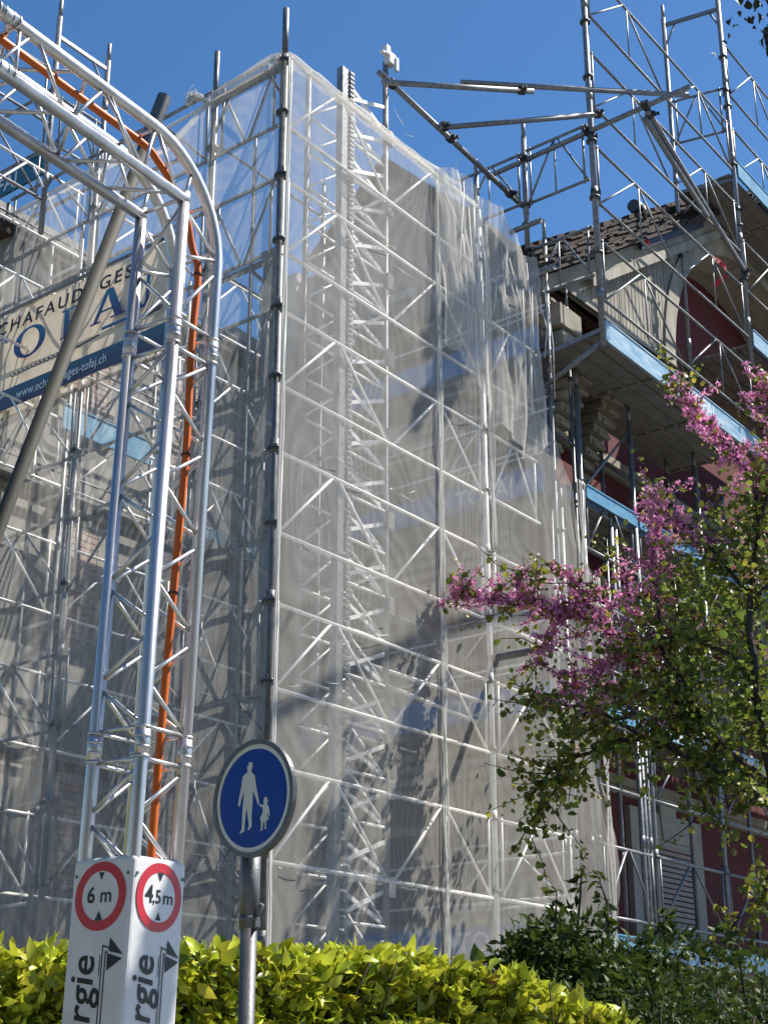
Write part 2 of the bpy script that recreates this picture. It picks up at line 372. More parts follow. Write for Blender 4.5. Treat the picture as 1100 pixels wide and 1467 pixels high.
toeboard(T,B(3.3,4.93,0),B(5.6,4.93,0),9.96,.2,N1,'toeblue')
post(T,B(-1.6,5,0),0.02,14.6,.045,'galv_dark')
# ---- 3 scaffold on the inner facade with blue boards (behind the hoist)
T=thing('facade_scaffold','galvanised scaffold with three blue toe board decks on the facade behind the hoist mast','scaffold',B(7.35,3,0))
for t in (.15,2.6,5.1):
    post(T,B(7.35,t,0),0.02,15.6,.042,'galv'); post(T,B(8.05,t,0),0.02,14.5,.035,'galv')
for z in (3.3,7.05,10.78,13.42):
    deckplat(T,7.42,8.2,.1,5.7,z,'t')
    words=[(.66,'TOFAJ',.31)] if z>7.1 else [(.64,'TOFAJ',.31)]
    toeboard(T,B(7.33,5.75,0),B(7.33,.35,0),z+.02,.48,N2,'toevivid',words if z<13 else ())
    for dz in (.85,1.5): 
        rail(T,B(7.35,.1,z+dz),B(7.35,5.7,z+dz),.024,'galv_light')
    lattice(T,B(7.38,.2,0),B(7.38,2.55,0),z+.75,z+1.75,.02,'galv_light')
    rail(T,B(7.38,.2,z-.1),B(8.0,.2,z-.1),.03,'galv','transom')
# ---- 4 scaffold before the red gable wall
T=thing('gable_scaffold','galvanised scaffold with bundled posts before the red gable wall, behind the flowering tree','scaffold',B(11,0,0))
for s in (8.0,9.95,12.7,15.4,18.1,20.8):
    post(T,B(s,0,0),0.02,12.9,.05,'galv',[5,7,9,11]); post(T,B(s,.62,0),0.02,12.9,.04,'galv')
for s in (9.55,9.68,9.82): post(T,B(s,.02,0),2.2,7.6,.045,'galv',(),8,False)
for s in (9.1,9.25): post(T,B(s,.05,0),7.4,10.6,.045,'galv',(),8)
post(T,B(12.82,.03,0),7.2,12.6,.045,'galv',(),8)
for a,b in ((8.05,9.9),(10.0,12.65),(12.75,15.35),(15.45,18.05),(18.15,20.75)):
    for lo,up in zip(LO,UP):
        if up<13: lattice(T,B(a,0,0),B(b,0,0),lo,up,.03,'galv',pitch=1.3)
    for z in (3.3,7.05,10.78): 
        deckplat(T,a-.02,b+.02,.05,1.2,z)
        rail(T,B(a,.03,z-.1),B(a,.62,z-.1),.03,'galv','transom')
        toeboard(T,B(a,-.06,0),B(b,-.06,0),z+.01,.26 if z>4 else .34,N1,'toeworn' if (z<8 and a>9) else 'toeblue',[(.25,'TOFAJ',.2)] if (a>9.5 and 4<z<8) else ())
        if z>8: toeboard(T,B(a,.66,0),B(b,.66,0),z+.02,.5,N1,'toeblue')
for a,b in ((8,9.95),(9.95,12.7),(12.7,15.4)):
    mb=MB(); mb.tube(B(a,.02,10.9),B(b,.02,12.7),.026,6); mb.build('brace','galv',T)
mb=MB()
for s in (8,9.95,12.7): mb.tube(B(s,0,11.7),B(s,.6,12.25),.025,6)
mb.build('bracket','galv',T)
# ---- 5 cantilevered scaffold along the gable roof
T=thing('roof_edge_scaffold','tall scaffold standing out along the gable roof with wide deck and worn blue board','scaffold',B(7.2,-1,13.2))
CL=[14.8,15.9,17.05,18.4,19.6]
post(T,B(7.2,-1,0),13.0,21.6,.055,'galv',CL,10); post(T,B(13.72,-1,0),15.2,24.4,.055,'galv',[17.2,18.5,20,21.5,22.8],10); post(T,B(13.45,.25,0),15.0,24.3,.05,'galv',[18.5],10)
post(T,B(18.6,-1,0),16,25.5,.055,'galv')
for lo,up in ((13.95,15.1),(15.85,17.0),(17.85,19.0),(19.85,21.0)):
    lattice(T,B(7.28,-1,0),B(13.65,-1,0),lo,up,.026,'galv',pitch=1.6,verts=True)
for lo,up in ((17.0,18.2),(19.9,21.0),(21.9,23.2)):
    lattice(T,B(13.8,-1,0),B(18.5,-1,0),lo,up,.026,'galv',pitch=1.6,verts=True)
lattice(T,B(13.45,.22,0),B(13.72,-.95,0),20.9,22.0,.027,'galv',pitch=.6,verts=True)
deckplat(T,7.22,13.5,-.95,.9,13.28); deckplat(T,13.6,18.6,-.95,.3,19.75); deckplat(T,13.75,18.6,-.95,.9,15.75)
toeboard(T,B(7.24,-1.03,0),B(13.6,-1.03,0),13.12,.42,N1,'toeworn',[(.50,'TOFAJ',.27)])
toeboard(T,B(13.78,-1.06,0),B(18.6,-1.06,0),15.65,.4,N1,'toeworn'); toeboard(T,B(13.8,-1.06,0),B(18.6,-1.06,0),19.7,.42,N1,'toeblue')
mb=MB(); mb.bar(B(7.2,-1,13.33),B(7.2,.36,13.2),.06,.08); mb.tube(B(7.2,-.95,13.1),B(7.2,.36,12.55),.045,8); mb.tube(B(7.2,.36,12.5),B(7.2,.36,13.3),.035,8); mb.build('cantilever_bracket','galv',T)
mb=MB(); mb.bar(B(13.72,-1,24.1),B(13.45,.25,24.1),.05,.09); mb.tube(B(13.68,-.8,24.05),B(13.72,-1,23.6),.025,6).tube(B(13.5,.0,24.05),B(13.45,.25,23.5),.025,6); mb.build('frame_head','galv',T)
mb=MB(); mb.bar(B(13.72,-1,19.65),B(13.45,.25,19.65),.05,.08); mb.tube(B(13.6,-.3,19.6),B(13.45,.25,19.0),.03,6); mb.build('frame_head','galv',T)
# side guard back along the roof corner
post(T,B(7.2,.42,0),15.2,17.75,.05,'galv',[15.9,16.3,17.3]); post(T,B(7.2,1.5,0),16.0,17.35,.05,'galv')
for zu,zl in ((17.42,16.3),(15.35,14.4)):
    lattice(T,B(7.2,-.92,0),B(7.2,.4,0),zl,zu,.027,'galv',pitch=.7,verts=True,name='side_guard')
lattice(T,B(7.2,.45,0),B(7.2,1.9,0),16.35,17.4,.027,'galv',pitch=.75,verts=True,name='side_guard')
for c in ((7.2,-1,17.15),(7.2,-1,16.0),(13.72,-1,18.9),(13.72,-1,21.9)): clamp(T,B(*c))
for k in range(3):
    mb=MB()
    c=B(*((10.9,.15,17.3),(12.2,-.98,17.05),(12.9,-.98,16.95))[k]); a=V((math.cos(k),.3,-.35)).normalized()
    for q in range(3): 
        w=.05+.03*q; mb.add([c+a*.12*q,c+a*.12*q+Z*w,c+a*(.12*q+.16)+Z*(w+.02),c+a*(.12*q+.16)-Z*.04],[(0,1,2,3)])
    mb.build('ribbon','ribbon',T)
# ---- 6 roof scaffold behind at upper left
T=thing('far_roof_scaffold','slender scaffold frames against the sky behind the arched truss, dark teal board below','scaffold',B(0,5,14))
post(T,B(-.14,5,0),13.9,18.0,.045,'galv'); post(T,B(.97,5,0),13.9,17.8,.045,'galv'); post(T,B(-.8,5.9,0),13.5,16.2,.04,'galv_dark'); post(T,B(-2.6,5,0),13.5,18.0,.045,'galv')
mb=MB(); mb.bar(B(-.1,5,17.62),B(.93,5,17.62),.04,.07); mb.tube(B(.65,5,17.58),B(.95,5,17.15),.02,6); mb.build('frame_head','galv',T)
lattice(T,B(-2.5,5,0),B(-.2,5,0),15.9,16.9,.026,'galv'); lattice(T,B(-2.5,5,0),B(-.2,5,0),14.5,15.4,.026,'galv'); lattice(T,B(-.05,5,0),B(.9,5,0),15.6,16.5,.024,'galv',pitch=.6)
lattice(T,B(-.14,5.05,0),B(-.14,7.6,0),15.5,16.6,.026,'galv',name='side_guard'); rail(T,B(.97,5,15.4),B(.97,7.4,15.4),.03,'galv')
toeboard(T,B(-.16,7.4,0),B(-.16,5.02,0),14.98,.42,N2,'toedark',[(.28,'TOFAJ',.26)])
# ---- loose davit tubes on the top
def tubething(label,p,q,clamps=(),r=.048,name='scaffold_tube',m='galv',extra=None):
    T=thing(name,label,'tube',p)
    MB().tube(p,q,r,10).build('pipe',m,T)
    for f in clamps: clamp(T,V(p).lerp(V(q),f),V(q)-V(p))
    if extra: MB().tube(extra[0],extra[1],r,10).build('pipe',m,T)
    return T
Dz=17.25
pA=B(2.75,.35,16.28); qA=B(7.2,-2.15,17.42); dA=(qA-pA)
tubething('level steel tube doubled in its middle, reaching right from the mast across the sky',pA,pA+dA*.545,(.92,),extra=(pA+dA*.28+Z*.09,pA+dA*1.17+Z*.12))
tubething('long steel tube slanting down to the right from the mast head towards the roof',B(2.75,.42,16.5),B(7.6,.75,16.62),(.08,.46,.9))
tubething('middle slanting steel tube of the three joined below the level tube against the sky',B(4.55,.5,16.5),B(7.2,-1.25,17.5),(.03,.97))
tubething('steel tube crossing the tall right-hand post, its free end pointing to the upper right',B(7.2,1.25,17.22),B(7.2,-2.95,17.3),(.2,.52,.8))
tubething('long bracing tube running down right from the crossing tubes to the second tall post',B(7.25,-2.1,17.22),B(13.75,-1.08,17.3),(.02,.97),extra=(B(7.3,-2.02,17.13),B(10.9,-1.5,17.15)))
tubething('bare steel tube poking out through the net among the blossom',B(5.03,1.2,7.35),B(5.03,-1.05,7.35),(.5,),.06)
tubething('hollow steel tube end sticking out of the folded net below the roof corner',B(6.75,1.2,14.55),B(6.75,-.38,14.55),(.6,),.06)
tubething('short bare tube end sticking out over the top edge of the folded net',B(6.75,.5,15.55),B(6.75,-.15,15.55),(),.05)
tubething('bright thin tube lying level behind the lower net, upper of two',B(2.4,.9,7.0),B(6.6,.7,6.95),(),.03,'loose_tube','galv_light')
tubething('bright thin tube lying level behind the lower net, lower of two',B(3.4,.8,6.75),B(5.6,.7,6.6),(),.03,'loose_tube','galv_light')
# ---- 7 hoist mast
T=thing('hoist_mast','grey lattice hoist mast with toothed rack rising behind the net above its top edge','hoist mast',B(2.4,.6,0))
ms=[(1.92,.5),(3.03,.5),(1.92,1.2),(3.03,1.2)]; MZ=16.1
for i,(s,t) in enumerate(ms):
    mb=MB(); r=.065 if i in(0,) else .045
    if i==0: mb.box(B(s,t,8.05),D1*.07,D2*.06,Z*8.05)
    else: mb.tube(B(s,t,.05),B(s,t,MZ+(.85,.8,.3,.5)[i]),r,8)
    mb.build('mast_post','galv',T)
mb=MB(); z=.3
while z<MZ: mb.box(B(2.06,.44,z),D1*.05,D2*.03,Z*.02); z+=.08
mb.build('rack','galv',T)
z=.2; k=0
while z<MZ+.1:
    mb=MB(); z1=z+.5
    for a,b in ((0,1),(2,3)):
        pa,pb=ms[a],ms[b]; mb.tube(B(*pa,z),B(*pb,z),.024,6)
    mb.bar(B(1.98,.5,z+.06),B(2.98,.5,z+.45),.03,.055); mb.bar(B(1.98,.54,z+.45),B(2.98,.54,z+.06),.03,.055)
    mb.tube(B(3.03,.5,z),B(3.03,1.2,z+.9),.02,6); mb.tube(B(1.92,1.2,z),B(3.03,1.2,z+.9),.018,6)
    mb.build('brace_panel','galv_light',T)
    if k%2==1:
        mb=MB(); mb.box(B(3.03,.42,z+.5),D1*.07,D2*.03,Z*.13); mb.build('joint_plate','galv',T)
    mb=MB(); mb.box(B(2.3,.75,z+.2),D1*.2,D2*.03,Z*.025); mb.box(B(2.42,.72,z+.1),(D1*.12-Z*.11),D2*.015,Z*.02); mb.build('cable_guide','white',T)
    z+=.64; k+=1
HZ=16.95; mb=MB(); mb.box(B(3.05,.42,HZ-.03),D1*.08,D2*.06,Z*.10); mb.box(B(2.92,.4,HZ+.06),D1*.05,D2*.05,Z*.08); mb.tube(B(2.9,.38,HZ),B(2.74,.38,HZ-.08),.025,6); mb.box(B(3.14,.36,HZ-.1),D1*.03,D2*.03,Z*.12); mb.build('head_pulley','white',T)
mb=MB(); mb.box(B(2.5,.6,2.6),D1*.75,D2*.55,Z*.55); mb.box(B(2.5,.04,2.75),D1*.55,D2*.02,Z*.1); mb.box(B(2.5,.02,2.4),D1*.2,D2*.02,Z*.05)
mb.build('hoist_base_unit','greywall',T)
# ------------------------------------------------------------------ nets
def net(name,m,fn,nu,nv,label,parent=None,uvs=(1,1),cat='netting'):
    if parent: cat=None
    mb=MB(); uv=[]
    for j in range(nv+1):
        for i in range(nu+1):
            p,q=fn(i/nu,j/nv); mb.v.append(tuple(p)); uv.append(q)
    for j in range(nv):
        for i in range(nu):
            a=j*(nu+1)+i; mb.f.append((a,a+1,a+nu+2,a+nu+1)); mb.sm.append(True)
    mb.uv=uv
    return mb.build(name,m,parent,label,cat)
def interp(x,xs,ys):
    return float(np.interp(x,xs,ys))
def nz(x,y,k=0): return noise.noise(V((x,y,k)))
def f_main(a,b):
    z=2.4+b*(14.98-2.4)
    sr=interp(z,[2.4,4,6.2,8.3,9.6,10.8,11.6,12.2,15],[8.35,8.3,8.2,8.3,8.06,7.6,6.72,4.95,4.85])
    sr+=.10*nz(z*1.7,3.)+.05*nz(z*5.,8.)
    s=-.02+a*(sr+.02)
    if b>.985: z+= -.05*abs(math.sin(s*2.1))-.04
    off=-.07-.006*abs(math.sin(s*2.57+nz(s*.5,z*.15)*2))-.012*nz(s*1.4,z*.22,3)-.02*abs(math.sin((z-3.9)*1.52))-.05*max(0,nz(s*3,z*.3,9))*(1 if s>4.8 else .12)
    # taut over the rails, slack between them
    if s>sr-.5: off-=.10*((s-sr+.5)/.5)*math.sin(z*1.7)
    return B(s,off,z),(s,z)
NM=net('scaffold_net','net',f_main,110,90,'large white mesh net stretched over the sunlit face of the corner scaffold')
def f_left(a,b):
    t=a*6.6; top=interp(t,[0,1.36,1.7,2.3,3.4,6.6],[14.98,14.86,14.62,14.35,14.6,14.62])
    z=2.4+b*(top-2.4)
    off=-.07+.035*nz(t*1.1,z*.2,5)+.02*math.sin(t*9+nz(t,z*.2)*3)*(.6+.4*nz(t*.4,z*.1))+.03*nz(t*3.2,z*.35,8)
    return B(off,t-.02,z),(t+20,z)
NL=net('scaffold_net','netl',f_left,90,80,'long pale mesh net on the shaded left face of the corner scaffold behind the truss')
def f_fold(a,b):
    z=interp(b,[0,1],[0,1]); s0=3.5+a*2.85
    top=interp(s0,[3.5,4.2,4.6,5.3,6.0,6.8],[14.9,15.12,14.92,14.98,14.5,14.62]); bot=interp(s0,[3.5,4.9,5.8,6.3,6.8],[11.9,11.0,10.72,11.1,11.25])
    zz=bot+z*(top-bot); s=s0-.10*math.sin(b*3.1)*(a>.9)+.06*nz(b*3,a*6)
    ang=a*14+(1-b)*2.2*(a-.4); off=-.16-.11*abs(math.sin(ang+nz(a*4,b*2.2)*1.6))-.05*abs(nz(a*16,b*3.,4))*2
    off-=.12*(1-b)*abs(math.sin(ang*.5))
    return B(s,off,zz),(s+40,zz)
NF=net('scaffold_net','netfold',f_fold,90,50,'crumpled overlapping white net hanging in folds below the roof corner scaffold tubes')
def f_cap(a,b):
    s=.0+a*4.3; h=interp(s,[0,.2,1.3,3.2,4.3],[.10,.16,.10,.12,.25])
    off=.05-.16*math.sin(b*math.pi)-.02; z=14.93+h*(math.cos(b*math.pi*1.15))*.6+.05*nz(s*3,b*2)
    return B(s,off+.03*nz(s*2.5,b),z),(s*1.5+60,b*.4)
net('edge_roll','netfold',f_cap,70,8,None,NM)
def f_capl(a,b):
    t=a*1.4; off=-.02-.12*math.sin(b*math.pi); z=14.9-.12*a+.13*math.cos(b*math.pi*1.1)+.04*nz(t*4,b*2,2)
    return B(off,t,z),(t*1.5+70,b*.4)
net('edge_roll','netfold',f_capl,30,8,None,NL)
def f_capl2(a,b):
    t=1.4+a*5.0; top=interp(t,[1.36,1.7,2.3,3.4,6.6],[14.86,14.62,14.35,14.6,14.62]); off=-.04-.06*math.sin(b*math.pi); z=top+.07*math.cos(b*math.pi*1.1)+.02*nz(t*4,b*2,2)
    return B(off,t,z),(t*1.5+80,b*.4)
net('edge_roll','netfold',f_capl2,60,6,None,NL)
# gathered seams, tied to the rails
def seam(sx,z0,z1,nst,w,parent,k):
    mb=MB()
    for i in range(nst):
        pts=[]; ph=random.random()*6
        n=46
        for j in range(n+1):
            z=z0+(z1-z0)*j/n
            pinch=.3+.8*abs(math.sin((z-3.9)*math.pi/2.02))
            pts.append(B(sx+(i-(nst-1)/2)*w*pinch+.02*nz(z*1.3,i*3.,k),-.13-.03*nz(z*.8,i*5.,k+1),z))
        mb.path(pts,.010+.006*random.random(),5)
    return mb.build('gathered_seam','netrope',parent)
seam(3.56,2.4,14.7,3,.05,NM,1); seam(8.15,2.4,9.4,4,.06,NM,5); seam(-.02,2.5,14.8,2,.04,NM,7); seam(4.97,9.0,14.6,3,.05,NM,9); seam(7.75,7.6,11.0,4,.07,NM,11)
mb=MB()
for i in range(40): # frayed plastic threads caught at knots
    if i<30: p=B(random.uniform(0,5),-.16,random.choice(UP+LO)+random.uniform(-.1,.3)); d=D1*random.uniform(-.5,.2)-D2*.04+Z*random.uniform(-.1,.12)
    else: p=B(-.16,random.uniform(0,4),random.choice(UP+LO)); d=D2*random.uniform(-.35,.1)-D1*.05+Z*random.uniform(-.05,.15)
    MB().path([p,p+d*.5-Z*.02,p+d],.005,4).build('frayed_thread','netrope',NM if i<30 else NL)
for i in range(16):
    a=random.uniform(3.7,6.6); b=a+random.uniform(-.5,.5); z0=random.uniform(13.6,14.8); z1=random.uniform(11.2,12.8)
    MB().path([B(a,-.30,z0),B((a+b)/2+.05,-.33,(z0+z1)/2),B(b,-.30,z1)],.009,5).build('pulled_strand','netrope',NF)
mb=MB() # wisp blown up at the second post
for i in range(26):
    b=B(-.05+random.uniform(-.03,.03),1.36,14.7); pts=[]
    for j in range(7):
        f=j/6; pts.append(b+D2*(.52*math.sin(f*1.9)*random.uniform(.7,1.1))+Z*(.36*math.sin(f*2.5)*random.uniform(.7,1.1))-D1*.05*f)
    mb.path(pts,.006,4)
mb.build('torn_wisp','netrope',NL)
# ------------------------------------------------------------------ banner
BX=-D2; BN=N2
BT=thing('banner','beige scaffolding firm banner with blue lettering hung on the left net behind the truss','banner',B(-.2,4.5,11))
def f_ban(a,b):
    t=6.9-a*5.1; z=10.98+b*1.68+.02*math.sin(a*20); off=-.17+.03*nz(t*1.2,z*1.3,2)+.02*nz(t*4,z*.7)
    return B(off,t,z),(a*5.1,b*1.68)
net('cloth','bannercloth',f_ban,80,20,None,BT,cat=None)
def bpt(t,z,o=.235): return B(-o,t,z)
mb=MB(); q=[bpt(6.9,10.97,.225),bpt(1.8,10.97,.225),bpt(1.8,11.31,.225),bpt(6.9,11.31,.225)]; mb.add(q,[(0,1,2,3)]); mb.uv=[(1,0),(1,0),(0,0),(0,0)]; mb.build('printed_strip','bannerstrip',BT)
mb=MB(); text(mb,'ÉCHAFAUDAGES',bpt(5.97,12.29),BX,Z,BN,.205,.0,width=3.31,bold=.02,space=1.3,shear=.08); mb.build('lettering','bannerdark',BT)
mb=MB(); text(mb,'www.echafaudages-tofaj.ch',bpt(5.11,11.07,.24),BX,Z,BN,.145,.0,width=2.01,bold=.006); mb.build('lettering','ink',BT)
mb=MB(); uvl=[]
def serif(poly,t,z,w,h):
    k=len(mb.v); mb.add([bpt(t-x*w,z+y*h,.232) for x,y in poly],[tuple(range(len(poly)))])
    uvl.extend([(1-y,0) for x,y in poly])
def oring(t,z,w,h):
    n=36; vs=[];k=len(mb.v)
    for i in range(n):
        a=2*math.pi*i/n; vs.append((.5+.5*math.cos(a),.5+.5*math.sin(a))); 
    for i in range(n):
        a=2*math.pi*i/n; vs.append((.5+.30*math.cos(a+.25),.5+.42*math.sin(a+.25)))
    mb.add([bpt(t-x*w,z+y*h,.232) for x,y in vs],[(i,(i+1)%n,n+(i+1)%n,n+i) for i in range(n)]); uvl.extend([(1-y,0) for x,y in vs])
zb=11.75; hh=.48
for pl in ([(0,1),(1,1),(1,.74),(.93,.74),(.86,.93),(.6,.93),(.6,.06),(.72,.06),(.72,0),(.28,0),(.28,.06),(.4,.06),(.4,.93),(.14,.93),(.07,.74),(0,.74)],): serif(pl,6.02,zb,.56,hh)
oring(5.29,zb-.04,.75,.52)
serif([(0,0),(.45,0),(.45,.06),(.34,.06),(.34,.48),(.6,.48),(.66,.38),(.72,.38),(.72,.68),(.66,.68),(.6,.56),(.34,.56),(.34,.93),(.75,.93),(.88,.72),(.95,.72),(.93,1),(0,1),(0,.93),(.13,.93),(.13,.06),(0,.06)],4.19,zb,.52,hh)
for pl in ([(0,0),(.3,0),(.3,.06),(.2,.06),(.5,.84),(.5,1),(.42,1),(.08,.06),(0,.06)],[(.5,1),(.62,1),(.93,.06),(1,.06),(1,0),(.58,0),(.58,.06),(.7,.06),(.5,.70)],[(.24,.3),(.66,.3),(.64,.37),(.27,.37)]): serif(pl,3.52,zb,.75,hh*1.05)
serif([(.3,1),(.9,1),(.9,.94),(.76,.94),(.76,.1),(.5,-.12),(.1,-.1),(0,.05),(.1,.16),(.25,.1),(.3,0),(.45,.0),(.52,.12),(.52,.94),(.3,.94)],2.52,zb,.32,hh)
serif([(0,0),(1,0),(1,1),(0,1)],3.26,zb-.14,.62,.05)
mb.uv=uvl; mb.build('lettering','bannerink',BT)
mb=MB()
for (t0,t1,z0) in ((5.3,4.2,11.50),(2.3,2.0,11.55)):  # handwritten line
    pts=[]; n=120
    for i in range(n):
        f=i/(n-1); pts.append(bpt(t0+(t1-t0)*f+.03*math.sin(f*70),z0+.045*math.sin(f*70+1)*(.5+abs(nz(f*20,1)))+.03*f,.24))
    mb.path(pts,.008,4)
mb.path([bpt(4.1,11.51,.24),bpt(3.7,11.51,.24),bpt(3.3,11.55,.24)],.014,4)
mb.build('lettering','bannerdark',BT)
mb=MB(); mb.tube(bpt(7.0,12.69,.2),bpt(1.75,12.69,.2),.028,8); mb.build('hanging_rail','galv',BT)
# ------------------------------------------------------------------ buildings
def wallbox(mb,s0,s1,t0,t1,z0,z1): return mb.box((B(s0,t0,z0)+B(s1,t1,z1))/2,D1*((s1-s0)/2),D2*((t1-t0)/2),Z*((z1-z0)/2))
H=thing('gabled_house','dark red house with stone trim and an arched timber gable behind the scaffold','house',B(12,3,0))
mb=MB(); mb.prism([(8.5,0.3),(26.5,0.3),(26.5,15.6),(17.5,20.7),(8.5,15.3)],B(0,1.5,0),D1,Z,D2,.5); mb.build('gable_wall','redwall',H)
mb=MB(); mb.prism([(.9,0.3),(7.2,0.3),(7.2,17.5),(6.18,17.55),(4.35,19.1),(2.2,17.0),(.9,15.6)],B(8.35,0,0),D2,Z,D1,.3); mb.build('cross_gable_wall','brownwall',H)
mb=MB(); mb.prism([(1.2,15.55),(2.1,16.98),(4.35,19.25),(6.4,17.6),(6.4,17.75),(4.35,19.42),(2.0,17.12),(1.0,15.6)],B(8.0,0,0),D2,Z,D1,6.); mb.build('cross_gable_roof','tile',H)
mb=MB(); wallbox(mb,8.2,26.6,1.1,1.5,0,3.15); wallbox(mb,8.2,8.36,.98,6.,0,3.15); mb.build('plinth','plinth',H)
for z in (6.55,10.3,12.95):
    mb=MB(); wallbox(mb,8.12,26.5,1.3,1.5,z,z+.16); wallbox(mb,8.2,26.5,1.4,1.5,z-.14,z-.003); wallbox(mb,8.12,8.35,1.503,5.9,z,z+.16); wallbox(mb,8.2,8.35,1.503,5.9,z-.14,z-.003); mb.build('cornice','stone',H)
mb=MB()
for k in range(14):
    z=3.3+k*.7; a=.55 if k%2 else .85
    wallbox(mb,8.3,8.3+a,1.46,1.5,z,z+.66); wallbox(mb,8.3,8.35,1.503,1.5+a*.8,z,z+.66)
mb.build('quoin_stones','stone',H)
for z in (6.9,10.62,13.25):
    for q in range(4):
        mb=MB(); wallbox(mb,8.12-.05*(3-q),8.35,1.51,6.0,z-.16-.2*q,z-.05-.2*q); mb.build('moulding','lintel',H)
for t in (2.3,4.3):
    for z in (4.0,7.9,11.4,14.6):
        if z>14 and t<3: continue
        mb=MB(); wallbox(mb,8.28,8.36,t-.62,t-.48,z,z+1.5); wallbox(mb,8.28,8.36,t+.48,t+.62,z,z+1.5); wallbox(mb,8.28,8.36,t-.62,t+.62,z+1.503,z+1.68); wallbox(mb,8.2,8.36,t-.7,t+.7,z-.12,z-.003); w=mb.build('window','lintel',H)
        mb=MB(); wallbox(mb,8.325,8.36,t-.478,t+.478,z,z+1.5); mb.build('pane','gutter',w)
# roof: two pitched slabs with tile rows, verge board, soffit
def roofslab(mb,s0,z0,s1,z1,t0,t1,th): 
    mb.prism([(s0,z0),(s1,z1),(s1,z1+th),(s0,z0+th)],B(0,t0,0),D1,Z,D2,t1-t0)
mb=MB(); roofslab(mb,7.2,14.75,17.5,21.35,.2,14,.10); roofslab(mb,27.8,14.75,17.5,21.35,.2,14,.10); 
RF=mb.build('roof','tile',H)
n=44
mb=MB()
for k in range(6):
    for sa,sb in ((7.1,17.5),(27.9,17.5)): roofslab(mb,sa,14.72+.115*k,sb,21.34+.115*k,-.12+.13*k,.9,.10-.002*k)
for side in (0,1):
  for i in range(n):
    f=i/n; s=7.1+10.4*f if not side else 27.9-10.4*f; z=14.80+6.62*f; sg=1 if not side else -1
    for k in range(6):
        j=random.uniform(-.025,.03)
        mb.box(B(s+.12*sg+(.1 if k%2 else 0),-.06+k*.13,z+.10+k*.115+j+.05*nz(s*.8,k)),(D1*.14*sg+Z*.088),D2*.10-Z*.02,Z*.026)
    if random.random()<.35: mb.box(B(s,.55,z+.60),D1*.14*sg+Z*.088,D2*.09,Z*.05)
mb.build('verge_tiles','tile',RF)
mb=MB(); roofslab(mb,7.2,14.40,17.5,21.0,.14,.24,.34); roofslab(mb,27.8,14.40,17.5,21.0,.14,.24,.34); mb.build('verge_board','timber',RF)
mb=MB(); roofslab(mb,9.0,15.33,17.4,20.72,.07,.13,.22); mb.build('verge_trim','timber',RF)
mb=MB(); roofslab(mb,11.0,17.02,14.2,19.08,.0,.06,.3); mb.build('flashing','gutter',RF)
mb=MB(); mb.bar(B(7.05,.3,14.75),B(7.05,7,14.75),.16,.14); mb.build('gutter','gutter',RF)
mb=MB(); wallbox(mb,7.15,8.4,.26,6,14.55,14.6); mb.build('eave_soffit','timber',RF)
# arched timber soffit panel (Bernese gable arch)
mb=MB(); cx,cz,ra,rb=17.5,15.2,4.75,4.3; n=40; t0=.3
pin=[]; pout=[]
for i in range(n+1):
    a=math.pi*i/n; s=cx-ra*math.cos(a); z=cz+rb*math.sin(a); pin.append((s,z)); 
    f=i/n; so=8.2+(26.8-8.2)*f; zo=14.4+ (so-7.2)*.6408 if so<cx else 14.4+(27.8-so)*.6408; pout.append((so,zo))
for i in range(n):
    for t,fl in ((t0,0),(t0+.12,1)):
        q=[B(pin[i][0],t,pin[i][1]),B(pin[i+1][0],t,pin[i+1][1]),B(pout[i+1][0],t,pout[i+1][1]),B(pout[i][0],t,pout[i][1])]
        mb.add(q,[(0,1,2,3)])
    q=[B(pin[i][0],t0,pin[i][1]),B(pin[i+1][0],t0,pin[i+1][1]),B(pin[i+1][0],1.49,pin[i+1][1]),B(pin[i][0],1.49,pin[i][1])]; mb.add(q,[(0,1,2,3)])
AR=mb.build('gable_arch','timber',H)
mb=MB()
for i in range(n):
    (s0,z0),(s1,z1)=pin[i],pin[i+1]; c=V((cx,cz))
    def outp(s,z,k): 
        d=V((s-cx,z-cz)); return (cx+d.x*k,cz+d.y*k)
    a0,a1=outp(s0,z0,.995),outp(s1,z1,.995); b0,b1=outp(s0,z0,1.09),outp(s1,z1,1.09)
    mb.prism([a0,a1,b1,b0],B(0,t0-.05,0),D1,Z,D2,.045)
mb.build('arch_moulding','timber',AR)
mb=MB()
for k in range(60):
    s=9.0+k*.155; zt=14.4+(s-7.2)*.6408 if s<cx else 14.4+(27.8-s)*.6408; dx=(s-cx)/ra
    zb_=cz+rb*math.sqrt(max(0,1-dx*dx))*1.09 if abs(dx)<1 else 15.25
    if zt-zb_>.1: mb.box(B(s,t0-.003,(zt+zb_)/2),D1*.012,D2*.005,Z*((zt-zb_)/2))
mb.build('cover_strips','timber',AR)
# corbels under the roof corner
for (s,t,ax) in ((8.55,1.0,0),(9.75,1.0,0),(8.3,1.7,1)):
    mb=MB()
    for k in range(8):
        z=11.9+k*.19; d=.10+.115*k
        if ax==0: mb.box(B(s-.02*k,t-d/2,z+.07),D1*(.22+.012*k),D2*(d/2),Z*.078); mb.tube(B(s-.24,t-d,z+.02),B(s+.2,t-d,z+.02),.05,8)
        else: mb.box(B(s-d/2,t,z+.07),D1*(d/2),D2*.25,Z*.078)
    mb.build('corbel','stone',H)
mb=MB(); wallbox(mb,8.0,9.9,.28,1.1,13.45,13.62); wallbox(mb,7.7,10.0,.05,1.1,13.64,13.9); wallbox(mb,7.55,8.3,.0,.4,13.95,14.35); mb.build('corner_cornice','stone',H)
